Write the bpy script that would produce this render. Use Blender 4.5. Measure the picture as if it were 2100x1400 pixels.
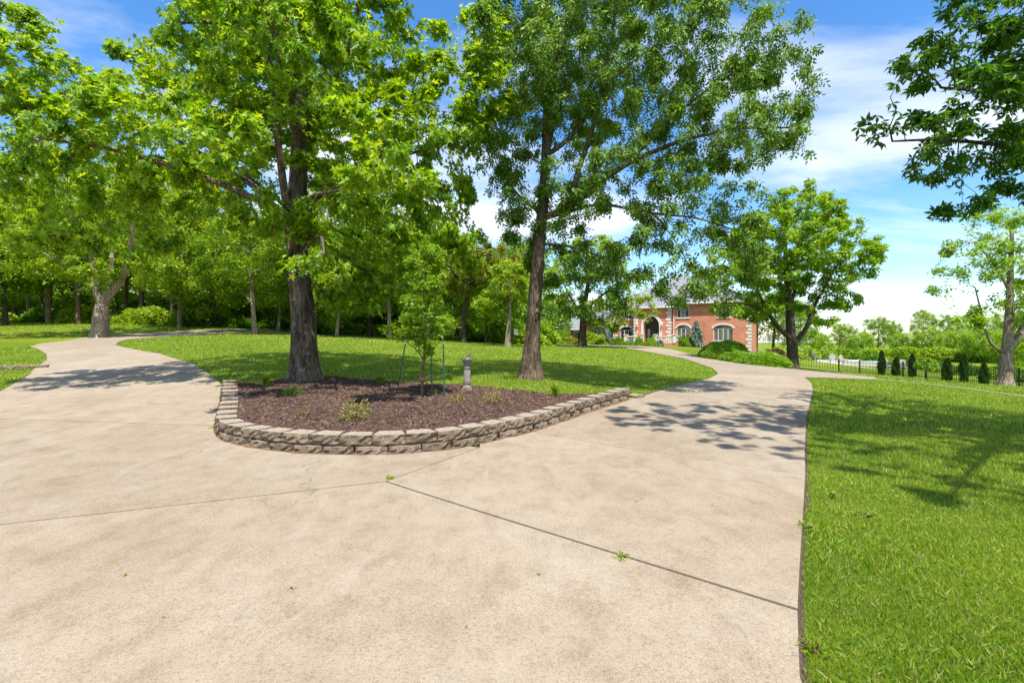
import bpy, bmesh, math, random
import numpy as np
from mathutils import Vector, Matrix
R = math.radians
rng = np.random.default_rng(7)
random.seed(7)
for o in list(bpy.data.objects):
    bpy.data.objects.remove(o)
SC = bpy.context.scene
COL = SC.collection

# ---------------------------------------------------------------- camera
EYE = 1.5
cam = bpy.data.cameras.new('camera'); camo = bpy.data.objects.new('camera', cam); COL.objects.link(camo)
camo.location = (0, 0, EYE); camo.rotation_euler = (R(90), 0, 0)
cam.sensor_width = 36; cam.lens = 36 * 1000 / 2100
cam.clip_start = 0.05; cam.clip_end = 3000
SC.camera = camo

# ---------------------------------------------------------------- sun and sky
SUN_EL = R(66); SUN_AZ = (0.16, -0.987)
sdir = Vector((SUN_AZ[0] * math.cos(SUN_EL), SUN_AZ[1] * math.cos(SUN_EL), math.sin(SUN_EL))).normalized()
sl = bpy.data.lights.new('sun', 'SUN'); sl.energy = 4.8; sl.angle = R(0.5); sl.color = (1.0, 0.95, 0.86)
slo = bpy.data.objects.new('sun', sl); COL.objects.link(slo)
slo.rotation_euler = sdir.to_track_quat('Z', 'Y').to_euler(); slo.location = (0, -20, 40)

W = bpy.data.worlds.new('World'); SC.world = W; W.use_nodes = True
nt = W.node_tree; nt.nodes.clear()
def N(tree, t, **kw):
    n = tree.nodes.new(t)
    for k, v in kw.items():
        setattr(n, k, v)
    return n
out = N(nt, 'ShaderNodeOutputWorld'); bg = N(nt, 'ShaderNodeBackground'); bg.inputs['Strength'].default_value = 0.15
sky = N(nt, 'ShaderNodeTexSky'); sky.sky_type = 'NISHITA'; sky.sun_disc = False
sky.sun_elevation = SUN_EL; sky.sun_rotation = math.atan2(SUN_AZ[0], SUN_AZ[1])
sky.air_density = 1.0; sky.dust_density = 0.4; sky.ozone_density = 2.0
hs = N(nt, 'ShaderNodeHueSaturation'); hs.inputs['Hue'].default_value = 0.503; hs.inputs['Saturation'].default_value = 1.3; hs.inputs['Value'].default_value = 1.0
nt.links.new(sky.outputs[0], hs.inputs['Color'])
tc = N(nt, 'ShaderNodeTexCoord'); sx = N(nt, 'ShaderNodeSeparateXYZ'); nt.links.new(tc.outputs['Generated'], sx.inputs[0])
mx = N(nt, 'ShaderNodeMath', operation='MAXIMUM'); mx.inputs[1].default_value = 0.0; nt.links.new(sx.outputs['Z'], mx.inputs[0])
ad = N(nt, 'ShaderNodeMath', operation='ADD'); ad.inputs[1].default_value = 0.16; nt.links.new(mx.outputs[0], ad.inputs[0])
dv = N(nt, 'ShaderNodeVectorMath', operation='DIVIDE'); nt.links.new(tc.outputs['Generated'], dv.inputs[0])
cb = N(nt, 'ShaderNodeCombineXYZ')
for i in range(3): nt.links.new(ad.outputs[0], cb.inputs[i])
nt.links.new(cb.outputs[0], dv.inputs[1])
mp = N(nt, 'ShaderNodeMapping'); mp.inputs['Scale'].default_value = (0.75, 1.5, 0.4); mp.inputs['Rotation'].default_value = (0, 0, R(-24)); mp.inputs['Location'].default_value = (0.9, 0.35, 0)
nt.links.new(dv.outputs[0], mp.inputs[0])
nz = N(nt, 'ShaderNodeTexNoise'); nz.inputs['Scale'].default_value = 0.8; nz.inputs['Detail'].default_value = 9; nz.inputs['Roughness'].default_value = 0.55; nz.inputs['Distortion'].default_value = 0.35
nt.links.new(mp.outputs[0], nz.inputs['Vector'])
rp = N(nt, 'ShaderNodeValToRGB'); rp.color_ramp.elements[0].position = 0.45; rp.color_ramp.elements[0].color = (0, 0, 0, 1); rp.color_ramp.elements[1].position = 0.66; rp.color_ramp.elements[1].color = (1, 1, 1, 1)
nt.links.new(nz.outputs['Fac'], rp.inputs[0])
ml = N(nt, 'ShaderNodeMath', operation='MULTIPLY'); ml.inputs[1].default_value = 0.92; nt.links.new(rp.outputs[0], ml.inputs[0])
mixc = N(nt, 'ShaderNodeMix', data_type='RGBA'); mixc.inputs[7].default_value = (4.9, 5.0, 5.15, 1)
nt.links.new(ml.outputs[0], mixc.inputs[0]); nt.links.new(hs.outputs[0], mixc.inputs[6])
nt.links.new(mixc.outputs[2], bg.inputs['Color']); nt.links.new(bg.outputs[0], out.inputs['Surface'])

vs = SC.view_settings; vs.view_transform = 'Standard'; vs.look = 'None'; vs.exposure = 0.85; vs.gamma = 1.0
SC.render.engine = 'CYCLES'
SC.cycles.max_bounces = 7; SC.cycles.diffuse_bounces = 3; SC.cycles.glossy_bounces = 2
SC.cycles.transmission_bounces = 5; SC.cycles.transparent_max_bounces = 6
SC.cycles.caustics_reflective = False; SC.cycles.caustics_refractive = False
SC.cycles.use_denoising = True

# ---------------------------------------------------------------- materials
def newmat(name):
    m = bpy.data.materials.new(name); m.use_nodes = True
    t = m.node_tree; b = t.nodes['Principled BSDF']
    return m, t, b
def ramp(t, fac, stops):
    r = N(t, 'ShaderNodeValToRGB'); e = r.color_ramp.elements
    while len(e) < len(stops): e.new(0.5)
    for el, (p, c) in zip(e, stops):
        el.position = p; el.color = (*c, 1)
    t.links.new(fac, r.inputs[0]); return r.outputs[0]
def noise(t, scale, detail=4, rough=0.55, vec=None, dist=0.0, kind='Object', mapscale=None):
    if vec is None:
        c = N(t, 'ShaderNodeTexCoord'); vec = c.outputs[kind]
    if mapscale is not None:
        mm = N(t, 'ShaderNodeMapping'); mm.inputs['Scale'].default_value = mapscale
        t.links.new(vec, mm.inputs[0]); vec = mm.outputs[0]
    n = N(t, 'ShaderNodeTexNoise'); n.inputs['Scale'].default_value = scale; n.inputs['Detail'].default_value = detail
    n.inputs['Roughness'].default_value = rough; n.inputs['Distortion'].default_value = dist
    t.links.new(vec, n.inputs['Vector']); return n.outputs['Fac']
def bump(t, b, h, strength=0.5, dist=0.02, prev=None):
    bp = N(t, 'ShaderNodeBump'); bp.inputs['Strength'].default_value = strength; bp.inputs['Distance'].default_value = dist
    t.links.new(h, bp.inputs['Height'])
    if prev is not None: t.links.new(prev, bp.inputs['Normal'])
    t.links.new(bp.outputs[0], b.inputs['Normal']); return bp.outputs[0]
def mixc_(t, fac, a, b, mode='MIX'):
    m = N(t, 'ShaderNodeMix', data_type='RGBA'); m.blend_type = mode
    if isinstance(fac, (int, float)): m.inputs[0].default_value = fac
    else: t.links.new(fac, m.inputs[0])
    for i, v in ((6, a), (7, b)):
        if isinstance(v, tuple): m.inputs[i].default_value = (*v, 1)
        else: t.links.new(v, m.inputs[i])
    return m.outputs[2]
def plain(name, col, rough=0.6, metal=0.0, var=0.15, scale=8.0, bmp=0.0):
    m, t, b = newmat(name)
    n = noise(t, scale, 5)
    c = ramp(t, n, [(0.25, tuple(x * (1 - var) for x in col)), (0.75, tuple(min(1, x * (1 + var)) for x in col))])
    t.links.new(c, b.inputs['Base Color']); b.inputs['Roughness'].default_value = rough; b.inputs['Metallic'].default_value = metal
    if bmp: bump(t, b, noise(t, scale * 6, 6), bmp, 0.01)
    return m
def leafmat(name, cols, trans=0.4, tcol=None, rough=0.42, spec=0.35):
    m, t, b = newmat(name)
    g = N(t, 'ShaderNodeNewGeometry')
    k = len(cols)
    c = ramp(t, g.outputs['Random Per Island'], [((i + 0.5) / k, cc) for i, cc in enumerate(cols)])
    big = noise(t, 0.55, 2)
    c = mixc_(t, 1.0, c, ramp(t, big, [(0.3, (0.8, 0.86, 0.8)), (0.7, (1.16, 1.1, 1.0))]), 'MULTIPLY')
    t.links.new(c, b.inputs['Base Color']); b.inputs['Roughness'].default_value = rough
    b.inputs['Specular IOR Level'].default_value = spec
    tr = N(t, 'ShaderNodeBsdfTranslucent')
    tc_ = mixc_(t, 1.0, c, tcol or (2.3, 1.85, 0.5), 'MULTIPLY')
    t.links.new(tc_, tr.inputs['Color'])
    ms = N(t, 'ShaderNodeMixShader'); ms.inputs[0].default_value = trans
    t.links.new(b.outputs[0], ms.inputs[1]); t.links.new(tr.outputs[0], ms.inputs[2])
    t.links.new(ms.outputs[0], t.nodes['Material Output'].inputs['Surface'])
    return m
def barkmat(name, dark, light, scale=1.0, lichen=None):
    m, t, b = newmat(name)
    n1 = noise(t, 9 * scale, 6, 0.65, mapscale=(1.0, 1.0, 0.22), dist=0.9)
    n2 = noise(t, 2.2 * scale, 5)
    c = ramp(t, n1, [(0.36, dark), (0.62, light)])
    n5 = noise(t, 26 * scale, 5, 0.7, mapscale=(1, 1, 0.3))
    c = mixc_(t, 0.9, c, ramp(t, n5, [(0.35, (0.5, 0.48, 0.46)), (0.65, (1.35, 1.33, 1.3))]), 'MULTIPLY')
    c = mixc_(t, 0.6, c, ramp(t, n2, [(0.3, (0.6, 0.6, 0.6)), (0.75, (1.3, 1.25, 1.15))]), 'MULTIPLY')
    if lichen:
        n3 = noise(t, 4.5 * scale, 7, 0.7)
        c = mixc_(t, ramp(t, n3, [(0.56, (0, 0, 0)), (0.66, (0.75, 0.75, 0.75))]), c, lichen)
    t.links.new(c, b.inputs['Base Color']); b.inputs['Roughness'].default_value = 0.9; b.inputs['Specular IOR Level'].default_value = 0.15
    v = N(t, 'ShaderNodeTexVoronoi'); v.feature = 'DISTANCE_TO_EDGE'; v.inputs['Scale'].default_value = 13 * scale
    cc = N(t, 'ShaderNodeTexCoord'); mm = N(t, 'ShaderNodeMapping'); mm.inputs['Scale'].default_value = (1, 1, 0.2)
    t.links.new(cc.outputs['Object'], mm.inputs[0]); t.links.new(mm.outputs[0], v.inputs['Vector'])
    p = bump(t, b, n1, 0.9, 0.05)
    bump(t, b, v.outputs['Distance'], 0.7, 0.06, p)
    return m

def concrete_mat():
    m, t, b = newmat('concrete')
    big = noise(t, 0.4, 7, 0.68, dist=0.2); mid = noise(t, 4.0, 8, 0.72, mapscale=(1, 0.7, 1)); 
    c = ramp(t, big, [(0.28, (0.232, 0.180, 0.126)), (0.5, (0.276, 0.226, 0.168)), (0.74, (0.328, 0.282, 0.226))])
    c = mixc_(t, 0.8, c, ramp(t, mid, [(0.3, (0.74, 0.70, 0.65)), (0.52, (1.0, 1.0, 1.0)), (0.72, (1.12, 1.13, 1.14))]), 'MULTIPLY')
    sp = noise(t, 170, 3, 0.7)
    c = mixc_(t, 1.0, c, ramp(t, sp, [(0.34, (0.56, 0.52, 0.47)), (0.47, (1, 1, 1)), (0.66, (1.22, 1.2, 1.18))]), 'MULTIPLY')
    sp2 = noise(t, 55, 4, 0.75)
    c = mixc_(t, 1.0, c, ramp(t, sp2, [(0.33, (0.72, 0.68, 0.62)), (0.48, (1, 1, 1)), (0.7, (1.1, 1.1, 1.08))]), 'MULTIPLY')
    st = noise(t, 1.3, 8, 0.7)
    c = mixc_(t, ramp(t, st, [(0.68, (0, 0, 0)), (0.8, (0.5, 0.5, 0.5))]), c, (0.36, 0.22, 0.10))
    # tyre marks and wash streaks: long light scuffs
    ws = noise(t, 1.1, 6, 0.6, mapscale=(2.2, 0.5, 1), dist=0.8)
    c = mixc_(t, ramp(t, ws, [(0.6, (0, 0, 0)), (0.75, (0.4, 0.4, 0.4))]), c, (0.35, 0.31, 0.27))
    # hairline cracks and small oil spots
    vc = N(t, 'ShaderNodeTexVoronoi'); vc.feature = 'DISTANCE_TO_EDGE'; vc.inputs['Scale'].default_value = 0.34
    tcc = N(t, 'ShaderNodeTexCoord'); wv = N(t, 'ShaderNodeTexNoise'); wv.inputs['Scale'].default_value = 2.5; wv.inputs['Detail'].default_value = 6
    t.links.new(tcc.outputs['Object'], wv.inputs['Vector']); va = N(t, 'ShaderNodeVectorMath', operation='MULTIPLY_ADD'); va.inputs[1].default_value = (0.5, 0.5, 0.5)
    t.links.new(wv.outputs['Color'], va.inputs[0]); t.links.new(tcc.outputs['Object'], va.inputs[2]); t.links.new(va.outputs[0], vc.inputs['Vector'])
    ck = ramp(t, vc.outputs['Distance'], [(0.0008, (0.55, 0.55, 0.55)), (0.0022, (0, 0, 0))])
    gate = ramp(t, noise(t, 0.5, 2), [(0.5, (0, 0, 0)), (0.58, (1, 1, 1))])
    c = mixc_(t, mixc_(t, 1.0, ck, gate, 'MULTIPLY'), c, (0.10, 0.075, 0.05))
    oil = noise(t, 5.5, 3, 0.5)
    c = mixc_(t, ramp(t, oil, [(0.74, (0, 0, 0)), (0.78, (0.45, 0.45, 0.45))]), c, (0.15, 0.10, 0.06))
    oi = N(t, 'ShaderNodeObjectInfo')
    c = mixc_(t, 1.0, c, ramp(t, oi.outputs['Random'], [(0.0, (0.92, 0.92, 0.92)), (1.0, (1.04, 1.04, 1.04))]), 'MULTIPLY')
    t.links.new(c, b.inputs['Base Color']); b.inputs['Roughness'].default_value = 0.88; b.inputs['Specular IOR Level'].default_value = 0.2
    p = bump(t, b, sp, 0.25, 0.004); bump(t, b, sp2, 0.3, 0.006, p)
    return m

def lawn_mat():
    m, t, b = newmat('lawn')
    big = noise(t, 0.16, 4, 0.6, mapscale=(0.5, 1.2, 1)); mid = noise(t, 1.4, 6, 0.7, mapscale=(0.6, 1.6, 1)); fine = noise(t, 38, 5, 0.75)
    c = ramp(t, big, [(0.3, (0.105, 0.178, 0.010)), (0.52, (0.16, 0.222, 0.016)), (0.72, (0.235, 0.26, 0.026))])
    c = mixc_(t, 1.0, c, ramp(t, mid, [(0.3, (0.62, 0.72, 0.6)), (0.7, (1.3, 1.18, 1.15))]), 'MULTIPLY')
    c = mixc_(t, 1.0, c, ramp(t, fine, [(0.3, (0.55, 0.6, 0.5)), (0.7, (1.25, 1.2, 1.15))]), 'MULTIPLY')
    t.links.new(c, b.inputs['Base Color']); b.inputs['Roughness'].default_value = 0.8; b.inputs['Specular IOR Level'].default_value = 0.1
    p = bump(t, b, fine, 0.8, 0.05); bump(t, b, noise(t, 7, 6, 0.7), 0.7, 0.08, p)
    return m
def brick_mat():
    m, t, b = newmat('brick_wall')
    c0 = N(t, 'ShaderNodeTexCoord'); s = N(t, 'ShaderNodeSeparateXYZ'); t.links.new(c0.outputs['Object'], s.inputs[0])
    a = N(t, 'ShaderNodeMath', operation='ADD'); t.links.new(s.outputs['X'], a.inputs[0]); t.links.new(s.outputs['Y'], a.inputs[1])
    cb = N(t, 'ShaderNodeCombineXYZ'); t.links.new(a.outputs[0], cb.inputs[0]); t.links.new(s.outputs['Z'], cb.inputs[1])
    br = N(t, 'ShaderNodeTexBrick'); br.inputs['Scale'].default_value = 1.0; br.inputs['Brick Width'].default_value = 0.23; br.inputs['Row Height'].default_value = 0.078
    br.inputs['Mortar Size'].default_value = 0.008; br.inputs['Color1'].default_value = (0.64, 0.20, 0.095, 1); br.inputs['Color2'].default_value = (0.48, 0.135, 0.066, 1); br.inputs['Mortar'].default_value = (0.42, 0.33, 0.27, 1)
    t.links.new(cb.outputs[0], br.inputs['Vector'])
    n = noise(t, 0.9, 5)
    c = mixc_(t, 0.8, br.outputs['Color'], ramp(t, n, [(0.3, (0.8, 0.8, 0.8)), (0.7, (1.2, 1.15, 1.1))]), 'MULTIPLY')
    t.links.new(c, b.inputs['Base Color']); b.inputs['Roughness'].default_value = 0.85
    bump(t, b, br.outputs['Fac'], -0.5, 0.01)
    return m
def roof_mat():
    m, t, b = newmat('roof_shingle')
    n = noise(t, 3, 5, mapscale=(1, 1, 4)); w = noise(t, 22, 3, mapscale=(0.6, 0.6, 3))
    c = ramp(t, n, [(0.3, (0.145, 0.15, 0.165)), (0.7, (0.215, 0.22, 0.24))])
    c = mixc_(t, 0.8, c, ramp(t, w, [(0.35, (0.78, 0.78, 0.78)), (0.65, (1.15, 1.15, 1.15))]), 'MULTIPLY')
    t.links.new(c, b.inputs['Base Color']); b.inputs['Roughness'].default_value = 0.8
    bump(t, b, w, 0.5, 0.03); return m
def block_mat():
    m, t, b = newmat('split_block')
    n = noise(t, 10, 7, 0.7); f = noise(t, 65, 5, 0.75); oi = N(t, 'ShaderNodeObjectInfo')
    c = ramp(t, n, [(0.3, (0.19, 0.143, 0.098)), (0.48, (0.30, 0.238, 0.172)), (0.72, (0.43, 0.355, 0.268))])
    c = mixc_(t, 1.0, c, ramp(t, f, [(0.32, (0.42, 0.40, 0.37)), (0.68, (1.35, 1.35, 1.35))]), 'MULTIPLY')
    c = mixc_(t, 1.0, c, ramp(t, oi.outputs['Random'], [(0.0, (0.72, 0.69, 0.66)), (1.0, (1.12, 1.1, 1.1))]), 'MULTIPLY')
    t.links.new(c, b.inputs['Base Color']); b.inputs['Roughness'].default_value = 0.92; b.inputs['Specular IOR Level'].default_value = 0.15
    p = bump(t, b, f, 0.9, 0.02); bump(t, b, noise(t, 20, 7, 0.75), 1.0, 0.05, p)
    return m
def islandmat(name, cols, rough=0.9):
    m, t, b = newmat(name)
    g = N(t, 'ShaderNodeNewGeometry'); k = len(cols)
    c = ramp(t, g.outputs['Random Per Island'], [((i + 0.5) / k, cc) for i, cc in enumerate(cols)])
    t.links.new(c, b.inputs['Base Color']); b.inputs['Roughness'].default_value = rough; b.inputs['Specular IOR Level'].default_value = 0.15
    return m
def glass_mat():
    m, t, b = newmat('window_glass')
    b.inputs['Base Color'].default_value = (0.03, 0.045, 0.05, 1); b.inputs['Roughness'].default_value = 0.06
    b.inputs['Specular IOR Level'].default_value = 0.9; b.inputs['Coat Weight'].default_value = 0.4; b.inputs['Coat Roughness'].default_value = 0.03
    return m
M = {}
M['concrete'] = concrete_mat(); M['lawn'] = lawn_mat(); M['brick'] = brick_mat(); M['roof'] = roof_mat(); M['block'] = block_mat(); M['glass'] = glass_mat()
M['soil'] = plain('dark_soil', (0.06, 0.04, 0.026), 0.95, var=0.4, scale=14, bmp=0.6)
M['grit'] = plain('joint_grit', (0.06, 0.042, 0.026), 0.95, var=0.4, scale=30)
M['mulchbase'] = plain('mulch_soil', (0.06, 0.036, 0.027), 0.95, var=0.4, scale=25, bmp=0.8)
M['chips'] = islandmat('mulch_chip', [(0.07, 0.036, 0.025), (0.13, 0.068, 0.045), (0.095, 0.047, 0.032), (0.20, 0.115, 0.078), (0.04, 0.023, 0.018), (0.10, 0.055, 0.042), (0.26, 0.185, 0.14), (0.075, 0.042, 0.032)])
M['blocktop'] = plain('block_top', (0.27, 0.222, 0.17), 0.9, var=0.35, scale=14, bmp=0.4)
M['white'] = plain('white_stone', (0.66, 0.61, 0.53), 0.6, var=0.08)
M['chairwhite'] = plain('chair_paint', (0.42, 0.40, 0.36), 0.6, var=0.1)
M['trim'] = plain('white_trim', (0.66, 0.64, 0.59), 0.5, var=0.05)
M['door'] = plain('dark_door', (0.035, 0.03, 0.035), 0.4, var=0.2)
M['lantern'] = plain('lantern_metal', (0.05, 0.045, 0.04), 0.4, 0.5)
M['lampglass'] = plain('lantern_glass', (0.6, 0.58, 0.5), 0.2)
M['iron'] = plain('black_iron', (0.02, 0.02, 0.02), 0.45, 0.2)
M['stake'] = plain('green_stake', (0.012, 0.10, 0.075), 0.4, 0.1, var=0.25)
M['wire'] = plain('tie_wire', (0.5, 0.5, 0.48), 0.4, 0.6)
M['strap'] = plain('brown_strap', (0.33, 0.13, 0.06), 0.8)
M['cast'] = plain('cast_stone', (0.235, 0.20, 0.165), 0.9, var=0.5, scale=14, bmp=0.5)
M['bronze'] = plain('weathered_bronze', (0.20, 0.15, 0.085), 0.5, 0.6, var=0.35, scale=30)
M['verdi'] = plain('verdigris', (0.12, 0.17, 0.11), 0.6, 0.4)
M['brickpath'] = plain('brick_path', (0.33, 0.12, 0.075), 0.9, var=0.25, scale=20)
M['deck'] = plain('pool_deck', (0.5, 0.42, 0.33), 0.85, var=0.12, scale=3)
M['water'] = plain('pool_water', (0.10, 0.33, 0.42), 0.1, var=0.1)
M['blue'] = plain('pale_blue_cover', (0.32, 0.46, 0.58), 0.6)
M['terracotta'] = plain('terracotta', (0.32, 0.14, 0.08), 0.8)
M['bark_oak'] = barkmat('bark_oak', (0.040, 0.030, 0.022), (0.185, 0.150, 0.115), 1.0, (0.30, 0.29, 0.25))
M['bark_ash'] = barkmat('bark_ash', (0.040, 0.028, 0.020), (0.20, 0.155, 0.11), 1.1)
M['bark_limb'] = barkmat('bark_limb', (0.075, 0.058, 0.04), (0.26, 0.20, 0.14), 1.6)
M['bark_pale'] = barkmat('bark_pale', (0.13, 0.10, 0.075), (0.40, 0.33, 0.26), 1.2)
M['bark_dark'] = barkmat('bark_dark', (0.03, 0.024, 0.018), (0.12, 0.095, 0.07), 1.2)
M['bark_young'] = barkmat('bark_young', (0.18, 0.10, 0.06), (0.38, 0.24, 0.16), 4)
G_ = lambda *a: a
M['leaf_oak'] = leafmat('leaf_oak', [(0.08, 0.20, 0.010), (0.145, 0.29, 0.012), (0.205, 0.355, 0.018), (0.28, 0.41, 0.028)], 0.46)
M['leaf_ash'] = leafmat('leaf_ash', [(0.06, 0.15, 0.014), (0.095, 0.205, 0.018), (0.14, 0.26, 0.024), (0.21, 0.33, 0.05)], 0.4, (2.0, 1.75, 0.5))
M['leaf_dark'] = leafmat('leaf_dark', [(0.04, 0.12, 0.010), (0.065, 0.17, 0.012), (0.11, 0.24, 0.018)], 0.42, (2.0, 1.8, 0.5))
M['leaf_wood'] = leafmat('leaf_wood', [(0.085, 0.195, 0.012), (0.135, 0.265, 0.016), (0.195, 0.325, 0.022)], 0.42)
M['leaf_wood2'] = leafmat('leaf_wood2', [(0.135, 0.25, 0.014), (0.195, 0.325, 0.02), (0.265, 0.375, 0.028)], 0.42)
M['leaf_bright'] = leafmat('leaf_bright', [(0.13, 0.265, 0.015), (0.185, 0.335, 0.022), (0.24, 0.38, 0.032)], 0.4)
M['leaf_yellow'] = leafmat('leaf_yellow', [(0.26, 0.25, 0.025), (0.34, 0.29, 0.03), (0.20, 0.24, 0.025)], 0.35, (1.3, 1.2, 0.5))
M['leaf_gold'] = leafmat('leaf_gold', [(0.30, 0.24, 0.03), (0.22, 0.24, 0.025), (0.13, 0.22, 0.02)], 0.35, (1.3, 1.2, 0.5))
M['leaf_box'] = leafmat('leaf_box', [(0.10, 0.24, 0.008), (0.16, 0.31, 0.012), (0.22, 0.37, 0.018)], 0.3)
M['leaf_thuja'] = leafmat('leaf_thuja', [(0.018, 0.055, 0.012), (0.03, 0.08, 0.015), (0.045, 0.10, 0.018)], 0.2)
M['leaf_blue'] = leafmat('leaf_blue', [(0.16, 0.23, 0.20), (0.22, 0.29, 0.25), (0.12, 0.19, 0.14)], 0.15, (1, 1, 1))
M['leaf_red'] = leafmat('leaf_red', [(0.16, 0.06, 0.03), (0.12, 0.10, 0.03), (0.20, 0.09, 0.05)], 0.25, (1.2, 1, 0.6))
M['leaf_rose'] = leafmat('leaf_rose', [(0.17, 0.24, 0.04), (0.36, 0.26, 0.08), (0.15, 0.22, 0.09), (0.40, 0.16, 0.08), (0.27, 0.32, 0.10)], 0.3, (1.2, 1.1, 0.6))
M['leaf_far'] = leafmat('leaf_far', [(0.08, 0.17, 0.03), (0.12, 0.21, 0.035), (0.16, 0.24, 0.05)], 0.3)
M['grass'] = leafmat('grass_blade', [(0.085, 0.20, 0.010), (0.14, 0.285, 0.012), (0.18, 0.325, 0.016), (0.22, 0.35, 0.02), (0.27, 0.38, 0.03), (0.165, 0.31, 0.014), (0.36, 0.40, 0.06), (0.44, 0.40, 0.17)], 0.35, (1.5, 1.35, 0.5), 0.5, 0.25)

# ---------------------------------------------------------------- object helpers
def tag(o, label=None, cat=None, group=None, kind=None):
    if label: o['label'] = label
    if cat: o['category'] = cat
    if group: o['group'] = group
    if kind: o['kind'] = kind
    return o
def empty(name, loc=(0, 0, 0), label=None, cat=None, group=None, rz=0.0, parent=None):
    o = bpy.data.objects.new(name, None); COL.objects.link(o); o.location = loc; o.rotation_euler = (0, 0, rz)
    o.empty_display_size = 0.2
    if parent: o.parent = parent
    return tag(o, label, cat, group)
def link(name, me, parent=None, mat=None, loc=None):
    o = bpy.data.objects.new(name, me); COL.objects.link(o)
    if mat is not None and not me.materials: me.materials.append(mat)
    if parent is not None: o.parent = parent
    if loc is not None: o.location = loc
    return o
def fastmesh(name, V, F, smooth=False):
    V = np.asarray(V, np.float32); F = np.asarray(F, np.int32)
    me = bpy.data.meshes.new(name); m, k = F.shape
    me.vertices.add(len(V)); me.vertices.foreach_set('co', V.ravel())
    me.loops.add(m * k); me.loops.foreach_set('vertex_index', F.ravel())
    me.polygons.add(m); me.polygons.foreach_set('loop_start', np.arange(0, m * k, k, dtype=np.int32))
    if smooth: me.polygons.foreach_set('use_smooth', np.ones(m, bool))
    me.update(calc_edges=True); return me
def pymesh(name, V, F, smooth=False):
    me = bpy.data.meshes.new(name); me.from_pydata([tuple(map(float, v)) for v in V], [], [tuple(int(i) for i in f) for f in F]); me.update()
    if smooth:
        for p in me.polygons: p.use_smooth = True
    return me
class MB:
    """collects boxes, prisms and lathes into one mesh"""
    def __init__(s): s.v = []; s.f = []
    def add(s, V, F):
        o = len(s.v); s.v += [tuple(v) for v in V]; s.f += [tuple(i + o for i in f) for f in F]; return s
    def box(s, x0, x1, y0, y1, z0, z1):
        V = [(x0, y0, z0), (x1, y0, z0), (x1, y1, z0), (x0, y1, z0), (x0, y0, z1), (x1, y0, z1), (x1, y1, z1), (x0, y1, z1)]
        return s.add(V, [(0, 3, 2, 1), (4, 5, 6, 7), (0, 1, 5, 4), (1, 2, 6, 5), (2, 3, 7, 6), (3, 0, 4, 7)])
    def lathe(s, prof, n=14, cx=0, cy=0):
        V = []; F = []
        for r, z in prof:
            for i in range(n):
                a = 2 * math.pi * i / n; V.append((cx + r * math.cos(a), cy + r * math.sin(a), z))
        for k in range(len(prof) - 1):
            for i in range(n):
                j = (i + 1) % n; F.append((k * n + i, k * n + j, (k + 1) * n + j, (k + 1) * n + i))
        F.append(tuple(range(n))[::-1]); F.append(tuple((len(prof) - 1) * n + i for i in range(n)))
        return s.add(V, F)
    def tube(s, pts, rad, n=6):
        V, F = tube(pts, rad, n); return s.add(V, F)
    def build(s, name, mat, parent=None, smooth=False, loc=None):
        return link(name, pymesh(name, s.v, s.f, smooth), parent, mat, loc)
def tube(pts, rad, n=6, cap=True, lobes=None):
    pts = [Vector(p) for p in pts]; V = []; F = []
    if not hasattr(rad, '__len__'): rad = [rad] * len(pts)
    ref = None
    for i, p in enumerate(pts):
        d = (pts[min(i + 1, len(pts) - 1)] - pts[max(i - 1, 0)])
        d = d.normalized() if d.length > 1e-9 else Vector((0, 0, 1))
        if ref is None:
            ref = Vector((1, 0, 0)) if abs(d.x) < 0.9 else Vector((0, 1, 0))
        ref = (ref - d * ref.dot(d)).normalized(); b = d.cross(ref)
        for k in range(n):
            a = 2 * math.pi * k / n; rr = rad[i] * (lobes(i, a) if lobes else 1)
            V.append(p + ref * (rr * math.cos(a)) + b * (rr * math.sin(a)))
    for i in range(len(pts) - 1):
        for k in range(n):
            j = (k + 1) % n; F.append((i * n + k, i * n + j, (i + 1) * n + j, (i + 1) * n + k))
    if cap: F.append(tuple((len(pts) - 1) * n + k for k in range(n))); F.append(tuple(range(n))[::-1])
    return V, F

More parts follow.
